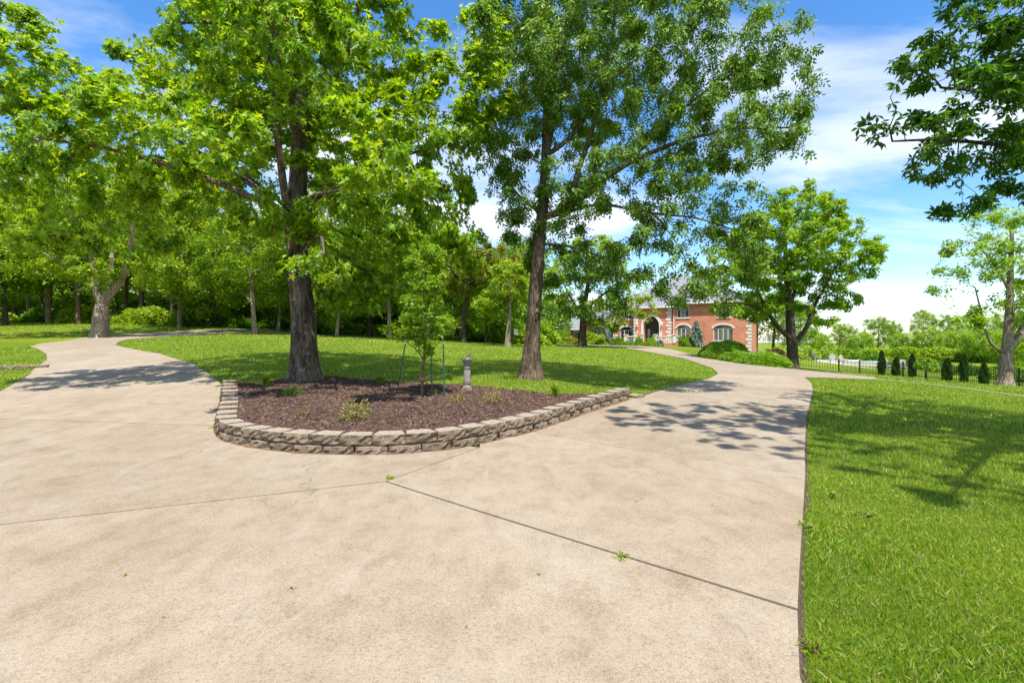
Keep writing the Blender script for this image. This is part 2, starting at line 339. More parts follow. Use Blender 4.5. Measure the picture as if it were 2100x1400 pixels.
# ---------------------------------------------------------------- terrain: heights surveyed at points, thin-plate interpolated
def at(px, py, Y):                       # a sight line of the survey camera at distance Y
    return Vector(((px - 1050) / 1000 * Y, Y, EYE - (py - 700) / 1000 * Y))
ctrl = [(0, 0, 0), (0, -6, 0), (-8, -6, 0), (8, -6, 0), (-3, 2, 0), (3, 2, 0), (-8, 2, 0), (-15, 0, 0), (-4.5, 7.35, 0), (-2, 6.3, 0), (0, 7, 0), (1.3, 2, 0), (4, 6.5, 0),
        (-8, 6.5, 0.03), (0.4, 7.95, 0.0), (1.5, 9.7, 0.05), (2.8, 11.4, 0.12), (-6.7, 11.3, 0.33), (-5.4, 9, 0.12), (5.2, 5, 0), (10, 4, 0), (14, 0, 0)]
for px, py, Y in [(0, 805, 12), (60, 770, 15), (95, 740, 19), (95, 728, 22), (60, 712, 26), (90, 703, 29), (200, 690, 34), (400, 678, 41), (490, 676, 44),
                  (425, 765, 14), (390, 745, 17), (330, 727, 20.5), (235, 708, 25), (260, 697, 29), (350, 690, 34), (500, 683, 41), (0, 665, 42), (-300, 665, 42), (400, 668, 47), (690, 687, 46), (1000, 701, 52),
                  (623, 783, 12.4), (1087, 778, 13.5), (980, 792, 11.4), (700, 730, 20.5), (1195, 712, 48), (850, 705, 34),
                  (1400, 790, 15), (1455, 778, 17.5), (1472, 768, 20), (1460, 755, 24.5), (1400, 735, 33), (1330, 722, 41), (1270, 712, 49),
                  (1655, 860, 9.2), (1668, 800, 14), (1655, 775, 19), (1600, 755, 31), (1520, 745, 35), (1440, 732, 40), (1380, 717, 48), (1290, 709, 56),
                  (1543, 721, 54), (1130, 706, 66), (1625, 757, 38), (1690, 760, 47), (1810, 769, 42), (1950, 781, 36), (2090, 794, 31), (2060, 791, 27), (2100, 815, 18), (1830, 781, 23), (2100, 850, 12), (2100, 897, 7.6), (1750, 750, 62), (2300, 800, 30)]:
    p = at(px, py, Y); ctrl.append(tuple(p))
ctrl = np.array(ctrl)
def tps_fit(P, lam):
    n = len(P); d = np.linalg.norm(P[:, None, :2] - P[None, :, :2], axis=2)
    K = np.where(d > 0, d * d * np.log(d + 1e-12), 0) + lam * np.eye(n)
    A = np.zeros((n + 3, n + 3)); A[:n, :n] = K; A[:n, n] = 1; A[:n, n + 1:] = P[:, :2]; A[n, :n] = 1; A[n + 1:, :n] = P[:, :2].T
    w = np.linalg.solve(A, np.concatenate([P[:, 2], np.zeros(3)])); C = P[:, :2].copy()
    def f(x, y):
        x = np.asarray(x, float); y = np.asarray(y, float); sh = np.broadcast(x, y).shape
        q = np.stack([np.broadcast_to(x, sh).ravel(), np.broadcast_to(y, sh).ravel()], 1); o = np.empty(len(q))
        for s in range(0, len(q), 20000):
            qq = q[s:s + 20000]; dd = np.linalg.norm(qq[:, None] - C[None], axis=2)
            o[s:s + 20000] = np.where(dd > 0, dd * dd * np.log(dd + 1e-12), 0) @ w[:n] + w[n] + qq @ w[n + 1:]
        return o.reshape(sh)
    return f
_ter = tps_fit(ctrl, 1.5)
def terr(x, y):
    return _ter(np.clip(x, -42, 45), np.clip(y, -5, 68))
def tz(x, y): return float(terr(np.array([x]), np.array([y]))[0])
def ground(px, Y):
    x = (px - 1050) / 1000 * Y; return Vector((x, Y, tz(x, Y)))

def inpoly(poly, x, y):
    x = np.asarray(x); y = np.asarray(y); c = np.zeros(x.shape, bool); n = len(poly)
    for i in range(n):
        x1, y1 = poly[i]; x2, y2 = poly[(i + 1) % n]
        if y1 == y2: continue
        c ^= ((y1 > y) != (y2 > y)) & (x < (x2 - x1) * (y - y1) / (y2 - y1) + x1)
    return c
def offset_poly(poly, d):
    """move every edge inwards by d"""
    a = sum(poly[i][0] * poly[(i + 1) % len(poly)][1] - poly[(i + 1) % len(poly)][0] * poly[i][1] for i in range(len(poly)))
    P = [Vector(p) for p in (poly if a > 0 else poly[::-1])]; o = []
    for i in range(len(P)):
        e0 = (P[i] - P[i - 1]).normalized(); e1 = (P[(i + 1) % len(P)] - P[i]).normalized()
        n0 = Vector((-e0.y, e0.x)); n1 = Vector((-e1.y, e1.x)); b = n0 + n1
        k = d / max(0.35, (b.normalized()).dot(n0)) if b.length > 1e-6 else d
        o.append(tuple(P[i] + b.normalized() * k))
    return o
def sheet(name, poly, zf, lift, mat, parent=None, cell=0.6, skirt=0.0, jitter=0.0):
    """a polygon laid over the terrain, cut on a grid so that it follows it"""
    bm = bmesh.new(); f = bm.faces.new([bm.verts.new((x, y, 0)) for x, y in poly])
    bmesh.ops.triangulate(bm, faces=[f])
    xs = [p[0] for p in poly]; ys = [p[1] for p in poly]
    for ax, lo, hi in ((0, min(xs), max(xs)), (1, min(ys), max(ys))):
        c = math.floor(lo / cell) * cell + cell
        while c < hi:
            co = (c, 0, 0) if ax == 0 else (0, c, 0); no = (1, 0, 0) if ax == 0 else (0, 1, 0)
            bmesh.ops.bisect_plane(bm, geom=bm.verts[:] + bm.edges[:] + bm.faces[:], plane_co=co, plane_no=no, dist=1e-5)
            c += cell
    bm.normal_update()
    if bm.faces and sum(f.normal.z for f in bm.faces) < 0: bmesh.ops.reverse_faces(bm, faces=bm.faces[:])
    bm.verts.ensure_lookup_table()
    X = np.array([v.co.x for v in bm.verts]); Y = np.array([v.co.y for v in bm.verts]); Z = zf(X, Y) + lift
    if jitter: Z = Z + jitter * (np.sin(X * 2.3 + 1) * np.cos(Y * 1.9) + 0.6 * np.sin(X * 5.1 + Y * 4.3))
    for v, z in zip(bm.verts, Z): v.co.z = z
    if skirt:
        be = [e for e in bm.edges if e.is_boundary]
        r = bmesh.ops.extrude_edge_only(bm, edges=be)
        for g in r['geom']:
            if isinstance(g, bmesh.types.BMVert): g.co.z -= skirt
    me = bpy.data.meshes.new(name); bm.to_mesh(me); bm.free()
    return link(name, me, parent, mat)

# lawn: one sheet out to the horizon
ax = np.concatenate([-np.geomspace(700, 26, 16), np.arange(-25, 25.1, 0.6), np.geomspace(26, 700, 16)])
ay = np.concatenate([np.array([-120, -50, -20, -10]), np.arange(-6, 36.1, 0.6), np.arange(37, 72, 1.5), np.geomspace(74, 1400, 16)])
gx, gy = np.meshgrid(ax, ay); gz = terr(gx, gy)
V = np.stack([gx.ravel(), gy.ravel(), gz.ravel()], 1); nx = len(ax); ny = len(ay)
ii, jj = np.meshgrid(np.arange(nx - 1), np.arange(ny - 1)); q = (jj * nx + ii).ravel()
lawn = link('lawn', fastmesh('lawn', V, np.stack([q, q + 1, q + 1 + nx, q + nx], 1), True), None, M['lawn'])
tag(lawn, kind='structure', label='mown green lawn reaching from the drive to the woods')

# ---------------------------------------------------------------- driveway slabs
def XY(px, Y): return ((px - 1050) / 1000 * Y, Y)
J0 = (-1.34, 5.17); JL = (-17, -1.47); JR = (1.575, 2.67); J4a = (3.26, 5.4); J4b = (0.28, 7.95)
slabs = [
 [(-17, -6), (0.8, -6), (0.8, 0), (0.9, 1.2), (1.275, 2.14), JR, J0, JL],
 [JL, J0, (-0.45, 6.75), (-0.8, 6.95), (-1.4, 6.6), (-2.6, 6.6), (-3.9, 7.15), (-4.3, 7.7), (-4.75, 8.15), (-16.6, 9.3), (-17.2, 6)],
 [(-4.75, 8.15), (-5.25, 9.05), (-6.0, 10.3), (-6.65, 11.4), (-7.6, 12.6), XY(425, 14), XY(405, 15.8), XY(70, 16.5), XY(60, 15), XY(0, 12), (-14.6, 10.8), (-16.6, 9.3)],
 [XY(405, 15.8), XY(390, 17), XY(330, 20.5), XY(235, 25), XY(75, 24.6), XY(95, 22), XY(95, 19), XY(70, 16.5)],
 [XY(235, 25), XY(245, 27), XY(260, 29), XY(350, 34), XY(240, 35.8), XY(200, 34), XY(90, 29), XY(60, 26), XY(75, 24.6)],
 [XY(350, 34), XY(500, 41), XY(600, 43.5), XY(760, 44), XY(760, 47), XY(600, 46.5), XY(490, 44.5), XY(400, 41), XY(240, 35.8)],
 [J0, JR, (1.9, 3.2), J4a, J4b, (0.15, 8.0), (-0.5, 7.3), (-0.45, 6.75)],
 [J4a, XY(1652, 6.6), XY(1655, 9.2), XY(1668, 14), (5.0, 14.6), XY(1400, 15), (3.4, 12.2), (2.7, 11.45), (1.4, 9.75), J4b],
 [XY(1668, 14), XY(1665, 16.6), XY(1650, 19), XY(1472, 20), XY(1455, 17.5), XY(1400, 15), (5.0, 14.6)],
 [XY(1650, 19), XY(1720, 20.5), XY(1803, 23), XY(1790, 26), XY(1720, 29), XY(1660, 31), XY(1600, 31.5), XY(1460, 24.5), XY(1472, 20)],
 [XY(1600, 31.5), XY(1520, 35), XY(1440, 40), XY(1330, 41), XY(1400, 33), XY(1460, 24.5)],
 [XY(1440, 40), XY(1380, 48), XY(1290, 56), XY(1240, 57.5), XY(1140, 58), XY(1140, 54), XY(1200, 53), XY(1270, 49), XY(1330, 41)],
]
drive = empty('driveway', (0, 0, 0)); tag(drive, 'pale tan concrete driveway forking round the planting bed', kind='structure')
for i, s in enumerate(slabs):
    b = sheet('slab_base', s, terr, 0.030, M['grit'], drive, 0.6 if i < 9 else 1.2)
    sheet('slab', offset_poly(s, 0.011), terr, 0.035 + (0.003 if i == 6 else 0), M['concrete'], drive, 0.6 if i < 9 else 1.2, skirt=0.035)
pathp = [XY(1803, 23.4), XY(1960, 21), XY(2100, 18.2), XY(2400, 14.5), XY(2400, 14.85), XY(2100, 18.6), XY(1960, 21.4), XY(1790, 24.2)]
tag(sheet('footpath', pathp, terr, 0.03, M['concrete'], None, 0.6, skirt=0.03), 'narrow concrete footpath crossing the right hand lawn', kind='structure')

def resample0(P, n):
    d = np.concatenate([[0], np.cumsum(np.linalg.norm(np.diff(P, axis=0), axis=1))]); s = np.linspace(0, d[-1], n); return np.stack([np.interp(s, d, P[:, 0]), np.interp(s, d, P[:, 1])], 1), d[-1]
edge = [(0.9, 1.2), (1.275, 2.14), JR, (1.9, 3.2), J4a, XY(1652, 6.6), XY(1655, 9.2), XY(1668, 14), XY(1665, 16.6), XY(1650, 19)]
_e, _el = resample0(np.array(edge), 90); edge = [tuple(p) for p in _e]; es = [(x + 0.012 + 0.045 * random.random() ** 2, y - 0.01) for x, y in edge]
tag(sheet('soil_edge', edge + es[::-1], terr, 0.008, M['soil'], None, 0.6), 'thin strip of bare soil along the right drive edge', kind='structure')
# ---------------------------------------------------------------- planting bed and retaining wall
foot = [(-6.75, 11.35), (-6.1, 10.2), (-5.4, 9.0), (-4.88, 8.0), (-4.5, 7.38), (-3.92, 6.92), (-3.19, 6.55), (-2.6, 6.37), (-1.95, 6.31), (-1.39, 6.37), (-0.73, 6.68), (-0.29, 7.12), (0.4, 7.95), (1.0, 8.9), (1.62, 9.8), (2.3, 10.7), (2.8, 11.4)]
back = [(2.35, 11.7), (1.3, 11.35), (0.3, 11.3), (-1, 11.45), (-2.5, 11.8), (-4, 12.5), (-4.8, 13.1), (-5.9, 12.9), (-6.6, 11.9)]
fp = np.array(foot)
def resample(P, n=400):
    for _ in range(3):                                          # corner cutting for a smooth run
        Q = [P[0]]
        for a, b in zip(P[:-1], P[1:]): Q += [a * 0.75 + b * 0.25, a * 0.25 + b * 0.75]
        P = np.array(Q + [P[-1]])
    d = np.concatenate([[0], np.cumsum(np.linalg.norm(np.diff(P, axis=0), axis=1))])
    s = np.linspace(0, d[-1], n); return np.stack([np.interp(s, d, P[:, 0]), np.interp(s, d, P[:, 1])], 1), d[-1]
wp, wl = resample(fp)
def wallpt(s):
    i = min(max(s / wl, 0), 1) * (len(wp) - 1); k = min(int(i), len(wp) - 2); p = wp[k] + (wp[k + 1] - wp[k]) * (i - k)
    t = wp[min(k + 3, len(wp) - 1)] - wp[max(k - 2, 0)]; t = t / np.linalg.norm(t); return p, t
inner = []
for k in np.linspace(0.15, wl - 0.15, 24):
    p, t = wallpt(k); inner.append((p[0] - t[1] * 0.17, p[1] + t[0] * 0.17))
bedpoly = [tuple(p) for p in inner] + back
bc = [(x, y, tz(x, y) + 0.235) for x, y in inner] + [(x, y, tz(x, y) + 0.03) for x, y in back] + [(-1, 10.8, 0.43), (-5.3, 12.4, 0.5), (-1.8, 9.8, 0.41), (-3, 8.6, 0.34), (-0.5, 9, 0.36), (-4.6, 10.2, 0.42)]
_bed = tps_fit(np.array(bc), 0.4)
def bedz(x, y): return np.maximum(_bed(x, y), terr(x, y) + 0.02)
bed = sheet('planting_bed', bedpoly, bedz, 0.0, M['mulchbase'], None, 0.25, skirt=0.15, jitter=0.006)
tag(bed, 'raised bed of dark brown mulch behind the block wall', kind='structure')
def bz(x, y): return float(bedz(np.array([x]), np.array([y]))[0])

# mulch chips
n = 62000; cx = rng.uniform(-7, 3, n); cy = rng.uniform(6.2, 13.2, n)
k = inpoly(bedpoly, cx, cy); cx = cx[k]; cy = cy[k]; n = len(cx); cz = bedz(cx, cy) + 0.006 * (np.sin(cx * 2.3 + 1) * np.cos(cy * 1.9)) + rng.uniform(0.0, 0.022, n)
L = rng.uniform(0.008, 0.04, n); Wd = rng.uniform(0.0025, 0.009, n); a = rng.uniform(0, 2 * np.pi, n); tl = rng.normal(0, 0.35, n); rl = rng.normal(0, 0.5, n)
u = np.stack([np.cos(a) * np.cos(tl), np.sin(a) * np.cos(tl), np.sin(tl)], 1); w = np.stack([-np.sin(a) * np.cos(rl), np.cos(a) * np.cos(rl), np.sin(rl)], 1)
C = np.stack([cx, cy, cz], 1); h = np.cross(u, w) * 0.006
P0 = C - u * L[:, None]; P1 = C + u * L[:, None]; Sd = w * Wd[:, None]
V = np.stack([P0 - Sd, P1 - Sd * 0.6, P1 + Sd * 0.6, P0 + Sd, C + h + u * L[:, None] * 0.2], 1).reshape(-1, 3)
F = (np.arange(n)[:, None, None] * 5 + np.array([[0, 1, 4], [1, 2, 4], [2, 3, 4], [3, 0, 4]])[None]).reshape(-1, 3)
tag(link('mulch_chips', fastmesh('mulch_chips', V, F), None, M['chips']), 'loose shredded brown bark mulch over the raised bed', 'mulch', kind='stuff')

def block_mesh(seed, w=0.42, d=0.30, h=0.15):
    r = np.random.default_rng(seed); nxx, nzz = 8, 5; V = []; F = []
    for j in range(nzz):
        for i in range(nxx):
            u = i / (nxx - 1); v = j / (nzz - 1); e = min(u, 1 - u, ) * 2; ev = min(v, 1 - v) * 2
            y = 0.045 * (1 - min(1, e * 2.4)) + 0.03 * (1 - min(1, ev * 2.2)) + r.normal(0, 0.014)
            if j == nzz - 1: y = 0.008 + 0.02 * (1 - min(1, e * 3)) + abs(r.normal(0, 0.006))
            V.append(((u - 0.5) * w + (r.normal(0, 0.006) if 0 < i < nxx - 1 else 0), y, v * h))
    for j in range(nzz - 1):
        for i in range(nxx - 1):
            p = j * nxx + i; F.append((p, p + 1, p + 1 + nxx, p + nxx))
    o = len(V); bw = w * 0.36
    V += [(-bw, d, 0), (bw, d, 0), (bw, d, h), (-bw, d, h)]
    top = [(nzz - 1) * nxx + i for i in range(nxx)]; bot = list(range(nxx))
    F.append(tuple(top + [o + 2, o + 3])); F.append(tuple(bot[::-1] + [o, o + 1]))
    F.append(tuple([j * nxx for j in range(nzz)][::-1] + [o + 0, o + 3])[::-1]); F.append(tuple([j * nxx + nxx - 1 for j in range(nzz)] + [o + 2, o + 1])[::-1]); F.append((o, o + 3, o + 2, o + 1))
    me = pymesh('wall_block', V, F); me.materials.append(M['block']); me.materials.append(M['blocktop']); me.polygons[(nzz - 1) * (nxx - 1)].material_index = 1; return me
o_ = []; i_ = []
for k in np.linspace(0.1, wl - 0.05, 120):
    p, t = wallpt(k); w_ = 0.004 + 0.035 * random.random() ** 2; o_.append((p[0] + t[1] * w_, p[1] - t[0] * w_)); i_.append((p[0] - t[1] * 0.1, p[1] + t[0] * 0.1))
M['rust'] = plain('foot_soil', (0.17, 0.085, 0.035), 0.95, var=0.4, scale=40)
tag(sheet('wall_foot_soil', o_ + i_[::-1], terr, 0.042, M['rust'], None, 0.6), 'crumbs of rusty soil along the foot of the block wall', kind='structure')
bms = [block_mesh(s) for s in range(8)]
wall = empty('retaining_wall', (float(wp[200][0]), float(wp[200][1]), 0), 'low curved two course retaining wall of tan split faced blocks', 'garden wall')
def put_block(s, z, inset, k):
    p, t = wallpt(s); nrm = np.array([-t[1], t[0]])
    o = link('wall_block', bms[k % 8], wall); q = p + nrm * inset
    o.location = Vector((q[0], q[1], z)) - wall.location; o.rotation_euler = (R(random.uniform(-1, 1)), R(random.uniform(-.8, .8)), math.atan2(t[1], t[0]) + R(random.uniform(-1.5, 1.5)))
nb = int(wl / 0.432)
for c in range(2):
    for k in range(nb + (0 if c == 0 else 0)):
        s = (k + (0.5 if c == 1 else 0.98)) * wl / nb
        if s > wl - 0.05: continue
        p, t = wallpt(s); put_block(s, tz(*p) - 0.022 + c * 0.152, 0.0 + c * 0.015 + random.uniform(-.006, .006), random.randrange(8))
o = link('wall_block', bms[3], wall); p, t = wallpt(wl); o.location = Vector((p[0] + .25, p[1] + .2, tz(*p) - 0.05)) - wall.location; o.rotation_euler = (0, 0, R(35))

# ---------------------------------------------------------------- leaves
def fan(pts, z=None):
    V = [(0.45, 0, 0.0)] + [(x, y, 0.0) for x, y in pts]; n = len(pts)
    V = [(x, y, 0.30 * abs(y) - 0.22 * x * x) for x, y, _ in V]
    return np.array(V), np.array([(0, i + 1, (i + 1) % n + 1) for i in range(n)])
_h = [(0.0, 0.0), (0.06, 0.42), (0.36, 0.13), (0.56, 0.52), (0.66, 0.13), (1.05, 0.0)]
_f = lambda x, y: (x, y, 0.30 * abs(y) - 0.22 * x * x)
LOBED = (np.array([_f(x, y) for x, y in _h] + [_f(x, -y) for x, y in _h[1:-1]]), np.array([(0, 2, 1), (0, 5, 2), (2, 4, 3), (2, 5, 4), (0, 6, 7), (0, 7, 5), (7, 8, 9), (7, 9, 5)]))
LANCE = (np.array([(0, 0, 0), (0.4, 0.17, 0.06), (1, 0, -0.15), (0.4, -0.17, 0.06), (0.45, 0, -0.01)]), np.array([(0, 4, 1), (1, 4, 2), (2, 4, 3), (3, 4, 0)]))
OVAL = (np.array([(0, 0, 0), (0.45, 0.30, 0.07), (1, 0, -0.1), (0.45, -0.30, 0.07)]), np.array([(0, 2, 1), (0, 3, 2)]))
def join_t(parts):
    V = []; F = []; o = 0
    for v, f in parts: V.append(v); F.append(f + o); o += len(v)
    return np.concatenate(V), np.concatenate(F)
def place_t(tpl, loc, d, n, s):
    d = np.array(d, float); d /= np.linalg.norm(d); n = np.array(n, float); n -= d * n.dot(d); n /= np.linalg.norm(n); b = np.cross(n, d)
    return tpl[0] @ np.stack([d, b, n]) * s + np.array(loc), tpl[1]
DI = (np.array([(0, 0, 0), (0.5, 0.2, 0.05), (1, 0, -0.2), (0.5, -0.2, 0.05)]), np.array([(0, 2, 1), (0, 3, 2)]))
COMPOUND = join_t([place_t(DI, (0.16 + 0.3 * i, 0, -0.08 * i * i), (0.5, s, -0.35), (0, 0, 1), 0.5) for i in range(2) for s in (1, -1)] + [place_t(DI, (0.6, 0, -0.35), (1, 0, -0.7), (0.5, 0, 1), 0.5)])
WHORL = join_t([place_t(DI, (0, 0, 0), (math.cos(a), math.sin(a), -0.35 - 0.2 * (i % 2)), (0.3 * math.cos(a), 0.3 * math.sin(a), 1), 1.0) for i, a in enumerate(np.linspace(0, 5.0, 5))])
SPRIG = join_t([place_t(OVAL, (0.05 * i, 0, 0), (math.cos(a), math.sin(a), -0.2 + 0.15 * (i % 3)), (0.2, 0.1 * i, 1), 0.62) for i, a in enumerate((0.1, 2.0, 4.2))])
NEEDLE = join_t([place_t((LANCE[0], LANCE[1]), (0.1 * i, 0, 0), (1, s * 0.8, 0.2), (0, 0, 1), 0.7) for i, s in ((0, 1), (0, -1), (3, 0.4), (3, -0.4))])

def leaf_arrays(P, tpl, size, r, up=1.0, droop=0.35, outdir=None, outw=0.0, var=0.3):
    n = len(P); a = r.uniform(0, 2 * np.pi, n)
    d = np.stack([np.cos(a), np.sin(a), r.normal(-droop, 0.35, n)], 1)
    if outdir is not None: d = d + outdir * outw
    d /= np.linalg.norm(d, axis=1)[:, None]
    nn = r.normal(0, 0.65, (n, 3)); nn[:, 2] += up
    if outdir is not None: nn += outdir * outw * 0.5
    nn -= d * (nn * d).sum(1)[:, None]; nn /= np.linalg.norm(nn, axis=1)[:, None] + 1e-9
    b = np.cross(nn, d); s = size * r.uniform(1 - var, 1 + var, n)
    TV, TF = tpl; k = len(TV)
    V = P[:, None] + s[:, None, None] * (TV[None, :, 0:1] * d[:, None] + TV[None, :, 1:2] * b[:, None] + TV[None, :, 2:3] * nn[:, None])
    F = (np.arange(n)[:, None, None] * k + TF[None]).reshape(-1, TF.shape[1])
    return V.reshape(-1, 3), F

# ---------------------------------------------------------------- trees
def grow(seeds, att, step, infl, kill, iters=90, trop=(0, 0, 0.0), r=None):
    """space colonisation: seeds = [(points, r0, r1, parent_seed)], returns positions, parents, limb id, given radius"""
    pos = []; par = []; lid = []; rad = []
    ends = {}
    for si, (pts, r0, r1, ps) in enumerate(seeds):
        pts = np.array([tuple(p) for p in pts], float)
        d = np.concatenate([[0], np.cumsum(np.linalg.norm(np.diff(pts, axis=0), axis=1))]); m = max(2, int(d[-1] / step) + 1)
        # smooth interpolation along the limb
        s = np.linspace(0, d[-1], m); q = np.stack([np.interp(s, d, pts[:, c]) for c in range(3)], 1)
        for _ in range(2):
            if m > 2: q[1:-1] = (q[:-2] + 2 * q[1:-1] + q[2:]) / 4
        if ps is None: prev = -1
        else:
            cand = [i for i in range(len(pos)) if lid[i] == ps]; prev = min(cand, key=lambda i: np.sum((pos[i] - q[0]) ** 2)); q = q[1:] if np.linalg.norm(pos[prev] - q[0]) < step * 0.5 else q
        m2 = len(q)
        for i in range(m2):
            pos.append(q[i]); par.append(prev); prev = len(pos) - 1; lid.append(si); t = i / max(1, m2 - 1); rad.append(r0 + (r1 - r0) * t ** 0.8)
    ns = len(pos)
    A = att.copy(); best = np.full(len(A), 1e9); bi = np.zeros(len(A), int)
    def upd(start):
        nonlocal best, bi
        Q = np.array(pos[start:])
        for s in range(0, len(Q), 400):
            qq = Q[s:s + 400]; dd = np.sqrt(np.maximum(0, (A ** 2).sum(1)[:, None] + (qq ** 2).sum(1)[None] - 2 * A @ qq.T))
            j = dd.argmin(1); v = dd[np.arange(len(A)), j]; k = v < best; best[k] = v[k]; bi[k] = j[k] + start + s
    upd(0); grown = {}
    tr = np.array(trop, float)
    for it in range(iters):
        act = best < infl
        if not act.any(): break
        ids = bi[act]; dirs = A[act] - np.array(pos)[ids]; dirs /= np.linalg.norm(dirs, axis=1)[:, None] + 1e-9
        uq, inv = np.unique(ids, return_inverse=True); S = np.zeros((len(uq), 3)); np.add.at(S, inv, dirs)
        S /= np.linalg.norm(S, axis=1)[:, None] + 1e-9; S += tr + r.normal(0, 0.14, S.shape); S /= np.linalg.norm(S, axis=1)[:, None] + 1e-9
        st = len(pos); cnt = 0
        for u, s in zip(uq, S):
            g = grown.get(u, 0)
            if g >= 3: continue
            grown[u] = g + 1; pos.append(np.array(pos[u]) + s * step); par.append(int(u)); lid.append(lid[u]); rad.append(0); cnt += 1
        if not cnt: break
        upd(st); keep = best > kill; A = A[keep]; best = best[keep]; bi = bi[keep]
        if len(A) == 0: break
    return np.array(pos), np.array(par), np.array(lid), np.array(rad), ns
def radii(par, rad, ns, tip=0.006, p=2.35):
    n = len(par); acc = np.zeros(n); nc = np.zeros(n, int)
    rr = np.zeros(n)
    for i in range(n - 1, -1, -1):
        v = max(tip, acc[i] ** (1 / p))
        rr[i] = rad[i] if i < ns else v
        if par[i] >= 0: acc[par[i]] += min(v, 0.2) ** p; nc[par[i]] += 1
    for i in range(ns, n): rr[i] = min(rr[i], rr[par[i]] * 0.8 + 0.0)
    return rr, nc
def wood_mesh(pos, par, lid, rr, want, base, flare=None, minr=0.0):
    n = len(pos); ch = [[] for _ in range(n)]
    for i in range(n):
        if par[i] >= 0: ch[par[i]].append(i)
    V = []; F = []; stack = []
    for i in range(n):
        if lid[i] == want and (par[i] < 0 or lid[par[i]] != want): stack.append(i)
    while stack:
        i = stack.pop(); chain = [i]
        pts = [pos[i]]; rs = [rr[i]]
        if par[i] >= 0: pts = [pos[par[i]], pos[i]]; rs = [min(rr[par[i]], rr[i] * 1.15), rr[i]]
        while True:
            c = [k for k in ch[i] if lid[k] == want]
            if not c: break
            m = max(c, key=lambda k: rr[k])
            for k in c:
                if k != m: stack.append(k)
            pts.append(pos[m]); rs.append(rr[m]); i = m
        if len(pts) < 2 or max(rs) < minr: continue
        if len(rs) > 2: rs[-1] = min(rs[-1], max(0.004, rs[-1] * 0.5))
        R0 = max(rs); sides = 28 if R0 > 0.2 and flare else (12 if R0 > 0.15 else (8 if R0 > 0.06 else (5 if R0 > 0.02 else 3)))
        lob = None
        if flare and R0 > 0.2:
            ph = flare[1]
            P = [Vector(p) for p in pts]
            # dense rings near the foot
            NP = []; NR = []
            for a_, b_, ra, rb in zip(P[:-1], P[1:], rs[:-1], rs[1:]):
                for t in (0, 1 / 3, 2 / 3): NP.append(a_.lerp(b_, t)); NR.append(ra + (rb - ra) * t)
            NP.append(P[-1]); NR.append(rs[-1]); z0 = NP[0].z
            NR = [r_ * (1 + flare[0] * math.exp(-max(0, p.z - z0) / flare[2])) for r_, p in zip(NR, NP)]
            NPz = [p.z - z0 for p in NP]
            lob = lambda i, a, z=NPz: 1 + (0.10 * math.exp(-z[i] / 0.5)) * math.sin(5 * a + ph) + (0.035) * math.sin(9 * a + 2.1 * z[i]) * math.exp(-z[i] / 2.5) + 0.02 * math.sin(17 * a + 3 * math.sin(z[i] * 1.3))
            pts, rs = NP, NR
        v, f = tube(pts, rs, sides, False, lob); o = len(V); V += v; F += [tuple(x + o for x in q) for q in f]
    if not V: return None
    V = np.array([tuple(v) for v in V]) - np.array(base)
    return fastmesh('wood', V, np.array(F), True)
def blob_points(blobs, n, r):
    w = np.array([b[3] * b[4] * b[5] * (b[6] if len(b) > 6 else 1) for b in blobs]) ** 0.85; w /= w.sum(); o = []
    for b, k in zip(blobs, (w * n).astype(int) + 1):
        d = r.normal(0, 1, (k, 3)); d /= np.linalg.norm(d, axis=1)[:, None]; q = r.uniform(0.12, 1, k) ** (1 / 2.4)
        o.append(np.array(b[:3]) + d * q[:, None] * np.array(b[3:6]))
    return np.concatenate(o)
def clump(P, wl, r, lo=0.04):
    f = np.zeros(len(P))
    for k in range(5):
        d = r.normal(0, 1, 3); d /= np.linalg.norm(d); f += np.sin(P @ d * (6.283 / (wl * r.uniform(0.7, 1.5))) + r.uniform(0, 6.28))
    return np.clip(0.35 + 0.55 * f, lo, 2.2) ** 1.2
def build_tree(name, label, base, seeds, blobs, natt, leafmat_, bark, tpl, lsize, nleaf, seed, step=0.35, infl=3.2, kill=0.55, group=None,
               droop=0.35, up=1.0, spread=0.28, flare=None, thr=0.02, limbs=True, barklimb=None, cat='tree', trop=(0, 0, 0.02), lt=0.006, clo=0.3):
    r = np.random.default_rng(seed); base = np.array(tuple(base), float)
    att = blob_points(blobs, natt, r)
    pos, par, lid, rad, ns = grow(seeds, att, step, infl, kill, 110, trop, r)
    rr, nc = radii(par, rad, ns, lt)
    t = empty(name, tuple(base), label, cat, group)
    tw = wood_mesh(pos, par, lid, rr, 0, base, flare); trunk = link('trunk', tw, t, bark)
    for L in range(1, len(seeds)):
        me = wood_mesh(pos, par, lid, rr, L, base)
        if me: link('limb', me, trunk, barklimb or bark)
    tw_ids = np.where((rr < thr) & (np.arange(len(rr)) >= ns) | (nc == 0))[0]
    wts = np.where(nc[tw_ids] == 0, 2.5, 1.0) * clump(pos[tw_ids], spread * 4.2, r, clo); pick = r.choice(tw_ids, nleaf, p=wts / wts.sum())
    sp = r.normal(0, 1, (nleaf, 3)); sp /= np.linalg.norm(sp, axis=1)[:, None]
    P = pos[pick] + sp * (r.uniform(0, 1, nleaf) ** 0.6)[:, None] * spread * np.array([1, 1, 0.8])
    pd = pos[pick] - pos[np.maximum(par[pick], 0)]; pd /= np.linalg.norm(pd, axis=1)[:, None] + 1e-9
    V, F = leaf_arrays(P - base, tpl, lsize, r, up, droop, pd, 0.7)
    cr = link('crown', fastmesh('crown', V, F), t, leafmat_); return t

